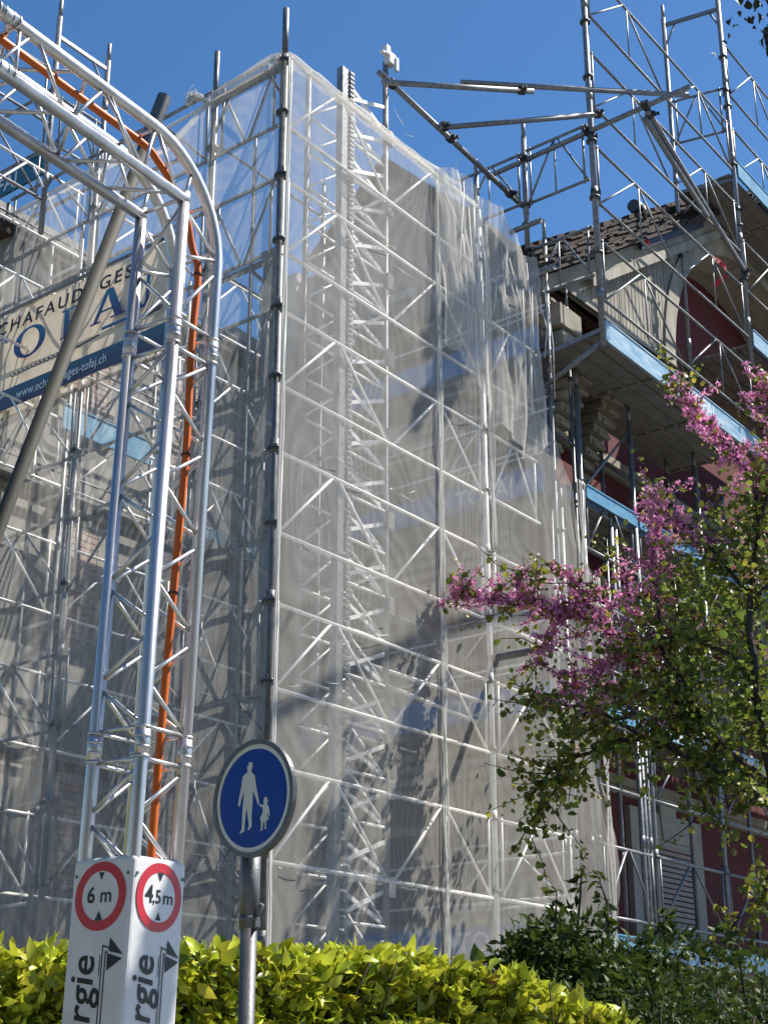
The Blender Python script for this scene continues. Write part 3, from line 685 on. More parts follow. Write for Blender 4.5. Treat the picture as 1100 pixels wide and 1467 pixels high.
# ground-floor window
mb=MB(); 
wallbox(mb,11.75,12.15,1.38,1.52,3.3,5.75); wallbox(mb,14.35,14.75,1.38,1.52,3.3,5.75); wallbox(mb,11.75,14.75,1.38,1.52,5.753,6.25); wallbox(mb,11.6,14.9,1.3,1.52,3.1,3.297)
WN=mb.build('window','lintel',H)
mb=MB(); mb.prism([(13.0,5.76),(13.5,5.76),(13.65,6.75),(12.85,6.75)],B(0,1.34,0),D1,Z,D2,.1); mb.build('keystone','lintel',WN)
mb=MB()
for k in range(24):
    z=3.34+k*.1; mb.box(B(13.25,1.42,z),D1*1.08,D2*.02+Z*.0,Z*.042+D2*.018)
SH=mb.build('rolling_shutter','shutter',WN)
mb=MB(); wallbox(mb,12.153,12.24,1.4,1.52,3.3,5.75); wallbox(mb,14.26,14.347,1.4,1.52,3.3,5.75); wallbox(mb,12.243,14.257,1.4,1.52,5.66,5.75); mb.build('frame','stonegrey',WN)
# upper window row (behind decks)
for s in (10.9,15.9):
    mb=MB(); wallbox(mb,s-.75,s-.55,1.42,1.52,7.7,9.7); wallbox(mb,s+.55,s+.75,1.42,1.52,7.7,9.7); wallbox(mb,s-.75,s+.75,1.42,1.52,9.703,9.95); w=mb.build('window','lintel',H)
    mb=MB()
    for k in range(18): mb.box(B(s,1.47,7.75+k*.108),D1*.54,D2*.015,Z*.048)
    mb.build('rolling_shutter','shutter',w)
# chimney flue
mb=MB(); c=B(14.35,1.6,0); zc=19.55
mb.tube(c+Z*(zc-1.2),c+Z*(zc+.0),.16,14); FL=mb.build('flue','redmetal',RF)
mb=MB(); mb.tube(c+Z*zc,c+Z*(zc+.10),.23,14,.15); mb.tube(c+Z*(zc+.08),c+Z*(zc+.45),.13,14); mb.path([c+Z*(zc+.42),c+Z*(zc+.56)-D1*.04,c+Z*(zc+.62)-D1*.18,c+Z*(zc+.6)-D1*.36],.17,12,[.14,.17,.17,.15]); mb.tube(c+Z*(zc+.5)+D1*.06,c+Z*(zc+.78)+D1*.10,.12,12); mb.build('cowl','gutter',FL)
# rear wing
T=thing('rear_wing','grey plastered rear wing with tiled roof, dimly seen through the left net','house',B(4,7,0))
mb=MB(); wallbox(mb,.0,8.3,6.05,12,0,14.3); mb.build('wall','greywall',T)
mb=MB(); mb.prism([(-.2,14.25),(2.2,14.25),(2.2,14.6),(1.7,15.0),(-.2,15.0)],B(0,6.2,0),D1,Z,D2,4); mb.prism([(4.3,14.3),(8.3,14.3),(8.3,15.0),(6.6,15.05),(5.6,15.1),(5.0,14.75)],B(0,6.2,0),D1,Z,D2,4); mb.build('dormer','slate',T)
mb=MB(); mb.prism([(5.8,14.2),(8.6,14.2),(8.6,14.45),(5.8,14.45)],B(-.3,0,0),D2,Z,D1,9); mb.build('roof','tile',T)
for s in (1.9,4.4):
    for z in (4.2,8.0,11.4):
        mb=MB(); wallbox(mb,s-.6,s-.45,5.98,6.06,z,z+1.9); wallbox(mb,s+.45,s+.6,5.98,6.06,z,z+1.9); wallbox(mb,s-.6,s+.6,5.98,6.06,z+1.903,z+2.05); w=mb.build('window','stonegrey',T)
        mb=MB()
        for k in range(17): mb.box(B(s,6.0,z+.06+k*.11),D1*.44,D2*.015,Z*.048)
        mb.build('shutter','shutter',w)
# hex shingle bay, behind hoist
mb=MB(); wallbox(mb,6.15,8.3,5.05,6.04,9.6,16.1); BY=mb.build('shingled_bay','slate',T)
mb=MB(); a=.15
for r in range(36):
    for k in range(8):
        s=6.2+k*.27+(.135 if r%2 else 0); z=13.2+r*.125
        if s>8.2 or z>15.95-(s-6.2)*.05 or r>22: continue
        cx2=[(s+.13*math.cos(R(60*i)),z+.10*math.sin(R(60*i))) for i in range(6)]
        mb.prism(cx2,B(0,5.045-.012*(1-r%2*.4),0),D1,Z,D2,-.02)
mb.build('shingles','slate',BY)
# ------------------------------------------------------------------ gantry truss
gaz=R(33); gd=V((math.sin(gaz),math.cos(gaz),0)); ge=V((-math.cos(gaz),math.sin(gaz),0)); hw=.12
TB=V((-.985,5.72,0)); LEAN=V((.020,0.004,0)); KZ=5.10; BL=7.2
def tc_(a,b,z): return TB+gd*(a*hw)+ge*(b*hw)+Z*z+LEAN*z
T=thing('truss_gantry','shiny aluminium lattice truss gantry with a curved knee arching over the foreground at left','gantry',TB)
beam_dir=(-gd+V((0,0,0.0))).normalized()
def bm(l,b,k):  # beam point: l along from the knee, b side, k 0 lower 1 upper
    o=TB+LEAN*KZ+Z*(KZ+.24*k)+gd*(-hw)+ge*(b*hw); return o+beam_dir*l
AR_=.46
for b in (-1,1):
    mb=MB(); p=tc_(-1,b,KZ); mb.path([tc_(-1,b,.05),p+Z*.0-LEAN*0.02],.025,14); mb.path([p-Z*.012,bm(BL,b,0)],.025,14); mb.tube(p-Z*.03,p+Z*.02,.026,12); mb.build('inner_chord','alu',T)
    mb=MB(); pts=[tc_(1,b,.05),tc_(1,b,KZ+.24-AR_)]
    c=tc_(1,b,KZ+.24-AR_)-gd*AR_
    for i in range(1,16):
        a=math.pi/2*i/16; pts.append(c+gd*(AR_*math.cos(a))+Z*(AR_*math.sin(a)))
    pts+=[c+Z*AR_,bm(BL,b,1)]
    mb.path(pts,.025,14); mb.build('outer_chord','alu',T)
def zig(pf,qf,l0,l1,per,r=.0085,ph=0):
    "diagonals between chord functions pf and qf"
    out=[]; n=max(1,round((l1-l0)/per)); st=(l1-l0)/n
    for i in range(n):
        a=l0+i*st+.02; m_=l0+(i+.5)*st; e=l0+(i+1)*st-.02
        p1,p2,p3=(pf(a),qf(m_-.012),pf(e)) if not ph else (qf(a),pf(m_-.012),qf(e))
        out.append((p1,p2)); out.append((p2+(p3-p1).normalized()*.024,p3))
    return out
segs=[(2.0,2.70),(2.80,4.42),(4.50,KZ-.04)]
faces=[((-1,-1),(-1,1)),((-1,-1),(1,-1)),((1,-1),(1,1)),((-1,1),(1,1))]
for fi,(A_,B_) in enumerate(faces):
    for l0,l1 in ((0.2,2.70),(2.80,4.42)):
        L_=zig(lambda z,A_=A_:tc_(*A_,z),lambda z,B_=B_:tc_(*B_,z),l0,l1,.41,ph=fi%2)
        mb=MB()
        for p,q in L_: mb.tube(p,q,.0085,6)
        mb.build('lacing','alu_dull',T)
    for z in (2.70,2.82,4.40,4.53): MB().tube(tc_(*A_,z),tc_(*B_,z),.0085,6).build('batten','alu_dull',T)
mb=MB()
for p in ((-1,-1),(-1,1),(1,-1),(1,1)):
    for z in (2.76,4.465):
        mb=MB(); mb.tube(tc_(*p,z-.06),tc_(*p,z+.06),.0285,14)
        for k in (-.055,-.02,.02,.055): mb.tube(tc_(*p,z+k-.004),tc_(*p,z+k+.004),.031,14)
        mb.build('splice_sleeve','alu',T)
# knee lacing
mb=MB()
for b in (-1,1):
    p=tc_(-1,b,KZ); c=tc_(1,b,KZ+.24-AR_)-gd*AR_
    arc=lambda a:c+gd*(AR_*math.cos(a))+Z*(AR_*math.sin(a))
    mb.tube(p,arc(.95),.0085,6); mb.tube(p-Z*.28,arc(.05),.0085,6); mb.tube(p-Z*.05,arc(.05),.0085,6); mb.tube(tc_(-1,b,4.55),arc(.0)-Z*.03,.0085,6)
    mb.tube(p-gd*.05,arc(1.5),.0085,6); mb.tube(p-gd*.26,arc(1.52),.0085,6); mb.tube(p-gd*.26,arc(1.57)-gd*.3,.0085,6)
p1,p2=tc_(-1,-1,KZ),tc_(-1,1,KZ); mb.tube(p1,p2,.0085,6); mb.tube(p1-Z*.02,tc_(-1,1,KZ-.28),.0085,6); mb.tube(tc_(-1,1,KZ-.3),tc_(-1,-1,KZ-.55),.0085,6)
mb.tube(p1-gd*.04,p2-gd*.25,.0085,6)
for a in (.15,.6,1.1,1.5):
    q=[]
    for b in (-1,1):
        c=tc_(1,b,KZ+.24-AR_)-gd*AR_; q.append(c+gd*(AR_*math.cos(a))+Z*(AR_*math.sin(a)))
    mb.tube(q[0],q[1],.0085,6)
mb.build('knee_lacing','alu_dull',T)
for nm,(A_,B_) in enumerate((((-1,0),(1,0)),((-1,1),(1,1)),((-1,0),(-1,1)),((1,0),(1,1)))):
    L_=zig(lambda l,A_=A_:bm(l,*A_),lambda l,B_=B_:bm(l,*B_),.3 if nm!=1 else .42,BL-.1,.41,ph=nm%2)
    mb=MB()
    for p,q in L_: mb.tube(p,q,.0085,6)
    mb.build('lacing','alu_dull',T)
mb=MB()
for l in (1.05,3.05,5.05):
    for A_,B_ in (((-1,0),(1,0)),((-1,1),(1,1)),((-1,0),(-1,1)),((1,0),(1,1))):
        for e in (-.07,.07): MB().tube(bm(l+e,*A_),bm(l+e,*B_),.0085,6).build('batten','alu_dull',T)
mb=MB()
for l in (1.05,3.05,5.05):
    for A_ in ((-1,0),(1,0),(-1,1),(1,1)):
        mb=MB(); mb.tube(bm(l-.055,*A_),bm(l+.055,*A_),.0285,14)
        for k in (-.05,-.02,.02,.05): mb.tube(bm(l+k-.004,*A_),bm(l+k+.004,*A_),.031,14)
        mb.build('splice_sleeve','alu',T)
# the far leg, beside and behind the viewer
mb=MB(); o=TB+LEAN*KZ-gd*(BL+.1)
for a in (-1,1):
    for b in (-1,1): mb.tube(o+gd*a*hw+ge*b*hw+Z*.05-gd*.12,o+gd*a*hw+ge*b*hw+Z*(KZ+.25)-gd*.12,.025,12)
z=.3
while z<KZ:
    for a in (-1,1):
        mb.tube(o+gd*a*hw-ge*hw+Z*z-gd*.12,o+gd*a*hw+ge*hw+Z*(z+.2)-gd*.12,.0085,6); mb.tube(o+gd*a*hw+ge*hw+Z*(z+.2)-gd*.12,o+gd*a*hw-ge*hw+Z*(z+.4)-gd*.12,.0085,6)
    z+=.4
mb.build('far_leg','alu',T)
mb=MB(); mb.box(TB+Z*.02,gd*.5,ge*.5,Z*.02); mb.box(o-gd*.12+Z*.02,gd*.5,ge*.5,Z*.02); mb.build('base_plate','galv',T)
# orange cable in the truss
cb=[tc_(.75,-.2,.3),tc_(.72,-.15,2.3),tc_(.7,-.3,3.4),tc_(.78,-.35,4.0),tc_(.72,-.3,4.5),tc_(.80,-.3,4.85)]
c=tc_(.6,-.2,KZ+.24-AR_)-gd*AR_
for i in range(1,7):
    a=math.pi/2*i/7; cb.append(c+gd*(AR_*1.0*math.cos(a))+Z*((AR_-.02)*math.sin(a)))
for l in (.5,1.2,2,3,4.2,5.5,7.0): cb.append(bm(l,-.25+.06*math.sin(l*3),.84+.04*math.sin(l*2.3)))
def smooth(pts,k=6):
    out=[]
    P=[pts[0]]+pts+[pts[-1]]
    for i in range(1,len(P)-2):
        for j in range(k):
            t=j/k; a,b,c,d=P[i-1],P[i],P[i+1],P[i+2]
            out.append(.5*((2*b)+(c-a)*t+(2*a-5*b+4*c-d)*t*t+(3*b-a-3*c+d)*t**3))
    return out+[pts[-1]]
cable=thing('orange_cable','bright orange cable running up inside the aluminium truss and along its beam','cable',cb[0])
MB().path(smooth(cb),.0165,10).build('sheath','orange',cable)
mb=MB()
for f in (2,3,5,12,14): 
    p=cb[min(f,len(cb)-1)]; mb.ring(p,gd*1.0,ge*1.0,Z,.017,.021,.008,16)
mb.build('cable_tie','black',cable)
# ---- white clearance panel round the tower foot
PH=2.345; pw=.147
PT=thing('clearance_panel','white sleeve round the truss foot with red ring height limits and black lettering','sign panel',TB)
mb=MB(); c=TB+LEAN*1.2
pv=[(-1,-1),(1,-1),(1,1),(-1,1)]
mb.prism([(a*pw,b*pw) for a,b in pv],TB+Z*.05,gd,ge,(Z*1.0+LEAN),PH-.05)
mb.build('sleeve','white',PT,bevel=.018)
def pface(n,x):
    def f(u,h,o=0): return TB+LEAN*h+n*(pw+o)+x*u+Z*h
    return f
up=(Z+LEAN).normalized()
for n,x,label,num in ((-gd,-ge,'6 m','6 m'),(-ge,gd,'4,5 m','4,5 m')):
    f=pface(n,x); zc=2.205; 
    MB().ring(f(0,zc,.001),x,up,n,.088,.122,.002,56).build('red_ring','red',PT)
    mb=MB(); mb.tube(f(0,zc,.0008),f(0,zc,.002),.0885,56); mb.build('ring_face','white',PT)
    mb=MB()
    if num=='6 m':
        text(mb,'6',f(-.062,zc-.022,.0025),x,up,n,.056,.001,bold=.02); text(mb,'m',f(.002,zc-.022,.0025),x,up,n,.052,.001,width=.052,bold=.012)
    else:
        text(mb,'4',f(-.078,zc-.022,.0025),x,up,n,.062,.001,bold=.02); text(mb,',5',f(-.036,zc-.022,.0025),x,up,n,.048,.001,bold=.015); text(mb,'m',f(.022,zc-.022,.0025),x,up,n,.046,.001,width=.052,bold=.012)
    mb.add([f(-.016,zc+.086,.0032),f(.016,zc+.086,.0032),f(0,zc+.056,.0032)],[(0,1,2)]); mb.add([f(-.018,zc-.086,.0032),f(.018,zc-.086,.0032),f(0,zc-.052,.0032)],[(0,1,2)])
    mb.build('limit_lettering','black',PT)
    mb=MB(); text(mb,'energie',f(-.004,1.545,.001),up,-x,n,.112,.001,width=.455,bold=.012,shear=.15); mb.build('lettering','black',PT)
    for u in (-.125,.125):
        for h in (1.72,2.28): MB().tube(f(u,h,-.001),f(u,h,.004),.006,10).build('screw','galv_dark',PT)
    mb=MB() # arrow emblem beside the word
    def poly(ps): mb.add([f(u,h,.0025) for u,h in ps],[tuple(range(len(ps)))])
    poly([(.045,1.40),(.050,1.40),(.050,2.012),(.045,2.012)]); poly([(.030,1.40),(.0345,1.40),(.0345,2.034),(.030,2.034)]); poly([(.021,1.93),(.0245,1.93),(.0245,2.0),(.021,2.0)])
    poly([(.030,2.034),(.062,2.025),(.062,2.020),(.030,2.0285)]); poly([(.045,2.012),(.056,2.010),(.056,2.005),(.045,2.007)])
    poly([(.058,1.945),(.128,1.985),(.056,2.004)]); poly([(.062,2.018),(.064,2.058),(.130,1.998),(.062,2.011)])
    mb.build('emblem','black',PT)
# ---- leaning steel pole behind the truss
p=V((-1.29,7.5,6.99)); d=(p-V((-2.02,7.5,4.32))).normalized(); foot=p-d*(p.z/d.z)
mb=MB(); mb.tube(foot,p-d*.35,.038,18); T=thing('leaning_pole','dark leaning steel pole with an open end crossing behind the truss knee','pole',foot); mb.build('shaft','mastpole',T)
MB().tube(p-d*.36,p,.043,18,cap=False).ring(p-d*.004,basis(d)[0],basis(d)[1],d,.032,.043,.006,18).build('socket','galv_dark',T)
# ------------------------------------------------------------------ pedestrian sign
SP=at(358,1240,6.85); SP=V((SP.x,SP.y,0)); saz=R(-47.5+0); sx=V((-math.sin(saz),-math.cos(saz),0)); sn=V((sx.y,-sx.x,0))
if sn.y>0: sn=-sn
T=thing('traffic_sign','round blue pedestrian sign with adult and child figures on a grey post','traffic sign',SP)
lean=V((.002,0,0)); top=2.52
mb=MB(); mb.tube(SP,SP+Z*2.30+lean*2.3,.036,20); mb.build('post','polegrey',T)
mb=MB(); mb.tube(SP+Z*2.2+lean*2.2,SP+Z*2.56+lean*2.5,.043,20); mb.tube(SP+Z*2.24+lean*2.24-Z*.012,SP+Z*2.24+lean*2.24+Z*.012,.046,20); mb.tube(SP+Z*2.45+lean*2.45,SP+Z*2.62+lean*2.6,.043,20,.03); mb.box(SP+Z*2.22+lean*2.2+sx*.045,sx*.012,sn*.014,Z*.016); mb.tube(SP+Z*2.25+lean*2.2+sx*.05,SP+Z*2.30+lean*2.2+sx*.08,.012,8); mb.build('sleeve','polegrey',T)
sc_=at(375,1145,6.80)+sn*.05; RD=.255
mb=MB(); mb.ring(sc_-sn*.016,sx,Z,sn,RD-.016,RD+.006,.024,72); mb.tube(sc_-sn*.02,sc_-sn*.004,RD-.01,64); RIM=mb.build('rim','signrim',T)
MB().ring(sc_-sn*.002,sx,Z,sn,RD-.036,RD-.014,.006,72).build('white_border','refwhite',T)
MB().tube(sc_-sn*.003,sc_+sn*.0015,RD-.034,72).build('blue_face','blue',T)
def fig(polys,name):
    mb=MB()
    for ps in polys: mb.add([sc_+sn*.003+sx*x+Z*y for x,y in ps],[tuple(range(len(ps)))])
    return mb.build(name,'refwhite',T)
def px(l): # picture coordinates of the figure on the disc (crop units) to metres
    return [((x-517)/352.*(RD-.034),-(y-(715-.17*(x-517)))/490*(RD-.034)) for x,y in l]
man=[(462,366),(500,362),(500,392),(508,400),(498,410),(496,440),(490,460),(516,478),(532,500),(540,560),(556,640),(574,715),(580,745),(584,772),(572,776),(562,762),(556,742),(535,690),(517,640),(515,740),(512,820),(508,900),(514,965),(514,985),(494,1025),(472,1038),(474,1018),(484,990),(468,900),(458,820),(450,860),(444,930),(438,1000),(440,1040),(424,1054),(390,1072),(392,1056),(410,1030),(410,960),(412,850),(418,740),(422,640),(410,690),(392,750),(386,790),(376,806),(366,800),(364,770),(372,720),(392,610),(402,510),(424,484),(454,462),(450,440),(448,414),(442,408),(460,396)]
kid=[(640,700),(648,712),(662,704),(664,722),(674,740),(670,760),(662,772),(676,790),(690,830),(694,880),(688,902),(682,880),(676,850),(672,880),(684,920),(660,938),(660,990),(664,1010),(648,1020),(648,985),(642,945),(632,944),(628,1000),(622,1030),(602,1036),(610,1010),(608,950),(596,912),(618,870),(624,830),(618,806),(596,800),(578,780),(574,764),(592,778),(622,784),(634,772),(626,756),(630,730)]
def tri(name,pts):
    cu=bpy.data.curves.new('figure_outline','CURVE'); cu.dimensions='2D'; cu.fill_mode='BOTH'; sp=cu.splines.new('POLY'); sp.points.add(len(pts)-1); sp.use_cyclic_u=True
    for i,(x,y) in enumerate(pts): sp.points[i].co=(x,y,0,1)
    ob=bpy.data.objects.new('figure_outline',cu); COL.objects.link(ob); me=bpy.data.meshes.new_from_object(ob.evaluated_get(bpy.context.evaluated_depsgraph_get()))
    vs=[tuple(v.co) for v in me.vertices]; fs=[tuple(p.vertices) for p in me.polygons]; bpy.data.objects.remove(ob); bpy.data.curves.remove(cu)
    mb=MB(); mb.add([sc_+sn*.003+sx*v[0]+Z*v[1] for v in vs],fs); return mb.build(name,'refwhite',T)
tri('adult_figure',px(man)); tri('child_figure',px(kid))
# ------------------------------------------------------------------ foliage
def leaves(P,Dr,size,asp=.5,curl=.25,pts=5):
    "P (n,3) bases, Dr (n,3) pointing directions; returns a builder with one folded pointed leaf each"
    n=len(P); Dr=Dr/np.linalg.norm(Dr,axis=1,keepdims=True)
    a=rng.normal(size=(n,3)); S=np.cross(Dr,a); S/=np.linalg.norm(S,axis=1,keepdims=True); N=np.cross(S,Dr)
    sz=size*rng.uniform(.55,1.35,size=(n,1)); w=sz*asp*.5*rng.uniform(.75,1.2,size=(n,1))
    prof=((.0,.12,.0),(.33,.95,.06),(.66,.78,.02),(1.,.0,-.12)) if pts==5 else ((.0,.35,.0),(.3,1.,.04),(.7,.85,.0),(1.,.05,-.06))
    vs=np.zeros((n,11,3)); 
    for k,(l,wd,up) in enumerate(prof[:3]):
        c=P+Dr*sz*l+N*sz*(up-curl*l*l)
        vs[:,k*3+0]=c+S*w*wd+N*w*wd*.30; vs[:,k*3+1]=c; vs[:,k*3+2]=c-S*w*wd+N*w*wd*.30
    vs[:,9]=P+Dr*sz+N*sz*(-.06-curl); vs[:,10]=vs[:,9]
    mb=MB(); base=(np.arange(n)*11)[:,None]
    fs=[]
    pat=[(0,1,4,3),(1,2,5,4),(3,4,7,6),(4,5,8,7),(6,7,9),(7,8,9)]
    for b in range(n):
        o=b*11
        for p in pat: fs.append(tuple(o+i for i in p))
    mb.v=[tuple(x) for x in vs.reshape(-1,3)]; mb.f=fs; mb.sm=[True]*len(fs)
    return mb
def clean(o):
    return o
# hedge
h0=V((-3.6,4.95,0)); HL=7.3
def hz(l): return 2.15+.04*math.sin(l*1.7)+.05*nz(l*1.3,2.)-max(0,l-5.2)**2*.13
HG=thing('hedge','clipped laurel hedge with glossy yellow green leaves along the bottom of the scene','hedge',Ho)
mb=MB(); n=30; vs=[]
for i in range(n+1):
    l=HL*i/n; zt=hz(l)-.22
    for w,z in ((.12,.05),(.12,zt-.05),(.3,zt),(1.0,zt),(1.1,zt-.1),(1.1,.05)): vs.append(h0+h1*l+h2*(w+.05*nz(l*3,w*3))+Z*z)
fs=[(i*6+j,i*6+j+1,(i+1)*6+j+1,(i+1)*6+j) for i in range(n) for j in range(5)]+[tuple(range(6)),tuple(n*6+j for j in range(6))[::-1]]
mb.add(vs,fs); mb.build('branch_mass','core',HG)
def hedge_leaves(n,top,size,m):
    P=[];Dd=[]
    for i in range(n):
        l=random.uniform(0,HL+.1); z=hz(l)
        if top:
            w=random.uniform(-.05,1.1); p=h0+h1*l+h2*w+Z*(z-random.uniform(.02,.2)-.10*nz(l*4,w*4,3)); d=V((random.gauss(.15,.75),random.gauss(-.25,.75),random.uniform(.1,1.0)))
        else:
            zz=random.uniform(1.25,z-.05); bul=.12*nz(l*2.6,zz*2.6,7)+.06*nz(l*6,zz*6,1); p=h0+h1*l+h2*(random.uniform(-.02,.16)-bul)+Z*zz; d=-h2*random.uniform(.3,1.)+h1*random.gauss(0,.6)+Z*random.gauss(.15,.6)
            if l>HL-.15: d=d+h1*1.5
        P.append(tuple(p)); Dd.append(tuple(d))
    mb=leaves(np.array(P),np.array(Dd),size,.52,.22); return mb.build('foliage',m,HG)
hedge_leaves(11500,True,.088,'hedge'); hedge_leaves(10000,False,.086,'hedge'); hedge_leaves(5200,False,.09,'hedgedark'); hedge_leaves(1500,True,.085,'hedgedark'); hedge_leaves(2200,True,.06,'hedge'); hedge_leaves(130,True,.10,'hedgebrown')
mb=MB()
for i in range(240):
    l=random.uniform(0,HL); w=random.uniform(0,1.); b=h0+h1*l+h2*w+Z*(hz(l)-.4); mb.tube(b,b+V((random.gauss(0,.1),random.gauss(0,.1),random.uniform(.25,.42))),.004,4)
mb.build('stems','twig',HG)
# ---- shrubs behind the hedge
def shrub(c,rad,nl,size,label,m,stems,name='shrub'):
    T=thing(name,label,'shrub',V((c.x,c.y,0)),'dark shrubs behind the hedge')
    P=[];Dd=[]; mb=MB(); cs=[]
    for k in range(14): cs.append((c+V((random.gauss(0,.5)*rad.x,random.gauss(0,.5)*rad.y,random.gauss(0,.42)*rad.z)),random.uniform(.3,.55)))
    for i in range(nl):
        q,r=random.choice(cs); d=V((random.gauss(0,1),random.gauss(0,1),random.gauss(0,1))).normalized(); p=q+V((d.x*rad.x,d.y*rad.y,d.z*rad.z))*r*random.uniform(.6,1.08)
        P.append(tuple(p)); Dd.append(tuple(d+V((0,0,-.1))+V((random.gauss(0,.5),random.gauss(0,.5),random.gauss(0,.5)))))
    for q,h in stems:
        b=c+V(q)+Z*rad.z*.3; tp=b+V((random.gauss(0,.12),0,h)); mb.path([b-Z*.5,b.lerp(tp,.5)+V((.04,0,0)),tp],.012,5,[.014,.01,.004])
        for k in range(34):
            f=random.uniform(.1,1); p=b.lerp(tp,f); P.append(tuple(p)); Dd.append((random.gauss(0,.8),random.gauss(0,.8),random.uniform(-.7,.6)))
    leaves(np.array(P),np.array(Dd),size,.38,.25).build('foliage',m,T)
    for q,r in cs[:9]: mb.path([V((c.x,c.y,.05)),V((c.x,c.y,.0)).lerp(q,.5)+V((.08,.05,0)),q],.02,5,[.035,.022,.008])
    mb.build('stems','twig',T)
shrub(at(800,1400,12.6),V((.55,.7,.46)),2600,.10,'tallest dark leafy shrub rising in sprays behind the right end of the hedge','shrub',[((-.1,0,.1),.45),((.1,0,.25),.5),((.4,0,.2),.5)])
shrub(at(915,1410,12.2),V((.6,.7,.42)),2300,.10,'rounded dark shrub just right of the hedge end below the shuttered window','shrub',[((-.3,0,.1),.4),((.2,0,.1),.35)])
shrub(at(1030,1440,11.4),V((.85,.8,.5)),2300,.09,'low dark shrub at the lower right corner below the stone plinth','shrub',[((.2,0,.1),.3)])
shrub(at(940,1480,9.8),V((.7,.5,.42)),1500,.075,'lowest fine leaved green shrub in front, touching the hedge end','shrub',[((-.1,0,.05),.2)])
# ---- redbud tree
TT=thing('redbud_tree','flowering redbud tree with magenta blossom and fresh green leaves reaching in from the right','tree',at(1330,1500,15.2)*V((1,1,0)) if False else V((6.9,19.0,0)))
trunk=[V((6.9,19.0,0)),V((6.7,19.0,2.0)),V((6.4,19.1,3.4)),V((5.8,19.2,4.5))]
mb=MB(); mb.path(smooth(trunk),.2,10,[.26-.11*i/18 for i in range(19)])
mb.build('trunk','bark',TT)
J=trunk[-1]
limbs=[ # main limbs (u,v,Y), start radius
 ([(1175,1190,15.7),(1100,1125,15.6),(1040,1080,15.6),(1012,1040,15.7),(985,990,15.9),(950,930,16.1),(905,870,16.5),(890,800,16.9)],.10),
 ([(1160,1200,15.7),(1100,1150,15.3),(1050,1120,15.2),(990,1086,15.3),(925,1060,15.5),(870,1068,15.7),(810,1090,16),(775,1120,16.2)],.075),
 ([(1120,1140,15.6),(1090,1050,15.3),(1080,960,15.2),(1075,860,15.4),(1085,760,15.6),(1070,680,15.8),(1010,600,16.2),(970,552,16.5)],.07),
 ([(1012,1040,15.7),(960,1000,16.2),(880,985,16.8),(800,990,17.4)],.045),
 ([(985,990,15.9),(920,950,16.4),(870,905,16.9),(810,875,17.9),(750,862,18.7),(690,858,19.2),(648,842,19.5)],.035),
 ([(1085,960,15.2),(1020,930,15.4),(960,915,15.8),(900,930,16.2),(850,960,16.5)],.04),
 ([(950,930,16.1),(935,830,16.2),(940,760,16.3),(936,712,16.4)],.03),
 ([(1080,860,15.4),(1030,800,15.5),(990,760,15.7),(960,742,15.8)],.035),
 ([(1085,760,15.6),(1110,640,15.6),(1090,545,15.7)],.035),
 ([(870,905,16.9),(840,860,17.2),(812,825,17.4),(790,812,17.5)],.018),
 ([(925,1060,15.5),(860,1020,15.9),(800,1010,16.2),(760,1000,16.4)],.03),
 ([(870,1068,15.7),(820,1110,15.8),(780,1150,15.9),(757,1190,16)],.016),
 ([(990,1086,15.3),(1000,1130,15.2),(1015,1165,15.1)],.014),
 ([(1140,1180,15.3),(1110,1240,15.1),(1085,1290,15.0),(1050,1320,15.0)],.02),
 ([(1075,860,15.4),(1120,820,15.3),(1160,780,15.3)],.04),
 ([(750,862,18.7),(745,835,18.7),(742,815,18.7)],.008),([(810,875,17.9),(790,910,17.8),(770,950,17.8)],.012),([(1040,1080,15.6),(960,1045,15.4),(900,1030,15.4),(830,1050,15.6)],.03)]
mb=MB(); LP=[]
for pts,r in limbs:
    P=[at(p[0],p[1],min(p[2]+3.4,max(p[2],20.3))) for p in pts]
    if r>=.07: P=[J]+P if r>=.075 else [V((5.7,19.2,4.7))]+P
    S=smooth(P,5); n=len(S)
    S=[p+V((noise.noise(p*2.1),noise.noise(p*2.3+V((9,0,0))),noise.noise(p*2.2+V((0,7,0)))))*.05 for p in S]
    mb.path(S,r,7,[max(.006,r*(1-.85*i/(n-1))) for i in range(n)]); LP.append((S,r))
mb.build('limbs','bark',TT)
# twigs
tw=MB(); TW=[]
for S,r in LP:
    L=sum((S[i+1]-S[i]).length for i in range(len(S)-1)); nt_=int(L*10)
    for k in range(nt_):
        i=random.randrange(max(1,len(S)//5),len(S)-1); p=S[i].lerp(S[i+1],random.random()); ax=(S[i+1]-S[i]).normalized()
        d=(ax*.5+V((random.gauss(0,.7),random.gauss(0,.6),random.gauss(.12,.6)))).normalized(); l=random.uniform(.3,.9)
        q=p+d*l*.5+V((0,0,-.03)); e=p+d*l+V((random.gauss(0,.06),random.gauss(0,.06),random.gauss(-.02,.08)))
        tw.path([p,q,e],.006,4,[.010,.007,.004]); TW.append((p,q,e))
tw.build('twigs','twig',TT)
def proj_uv(p):
    q=p-CAM; d=q.dot(cF); return 550+FPX*q.dot(cR)/d,733.5-FPX*q.dot(cU)/d
def flowerness(u,v):
    # blossom sits on the outer, upper-left wood
    f=0
    for cu_,cv,ru,rv,w in ((690,855,75,25,1.3),(800,880,70,70,1.),(840,950,80,60,1.1),(930,790,45,110,1.2),(950,840,70,60,.9),(1010,600,55,60,1.3),(1060,650,50,60,1.2),(1075,560,40,60,1.1),(880,870,60,60,.9),(1000,760,60,40,.5),(980,740,40,40,.5),(960,700,30,40,.6),(880,1000,60,40,.35),(1080,540,30,40,1)):
        f=max(f,w*math.exp(-(((u-cu_)/ru)**2+((v-cv)/rv)**2)))
    return f
LPs=[];LDs=[];YP=[];YD=[];FP=[]
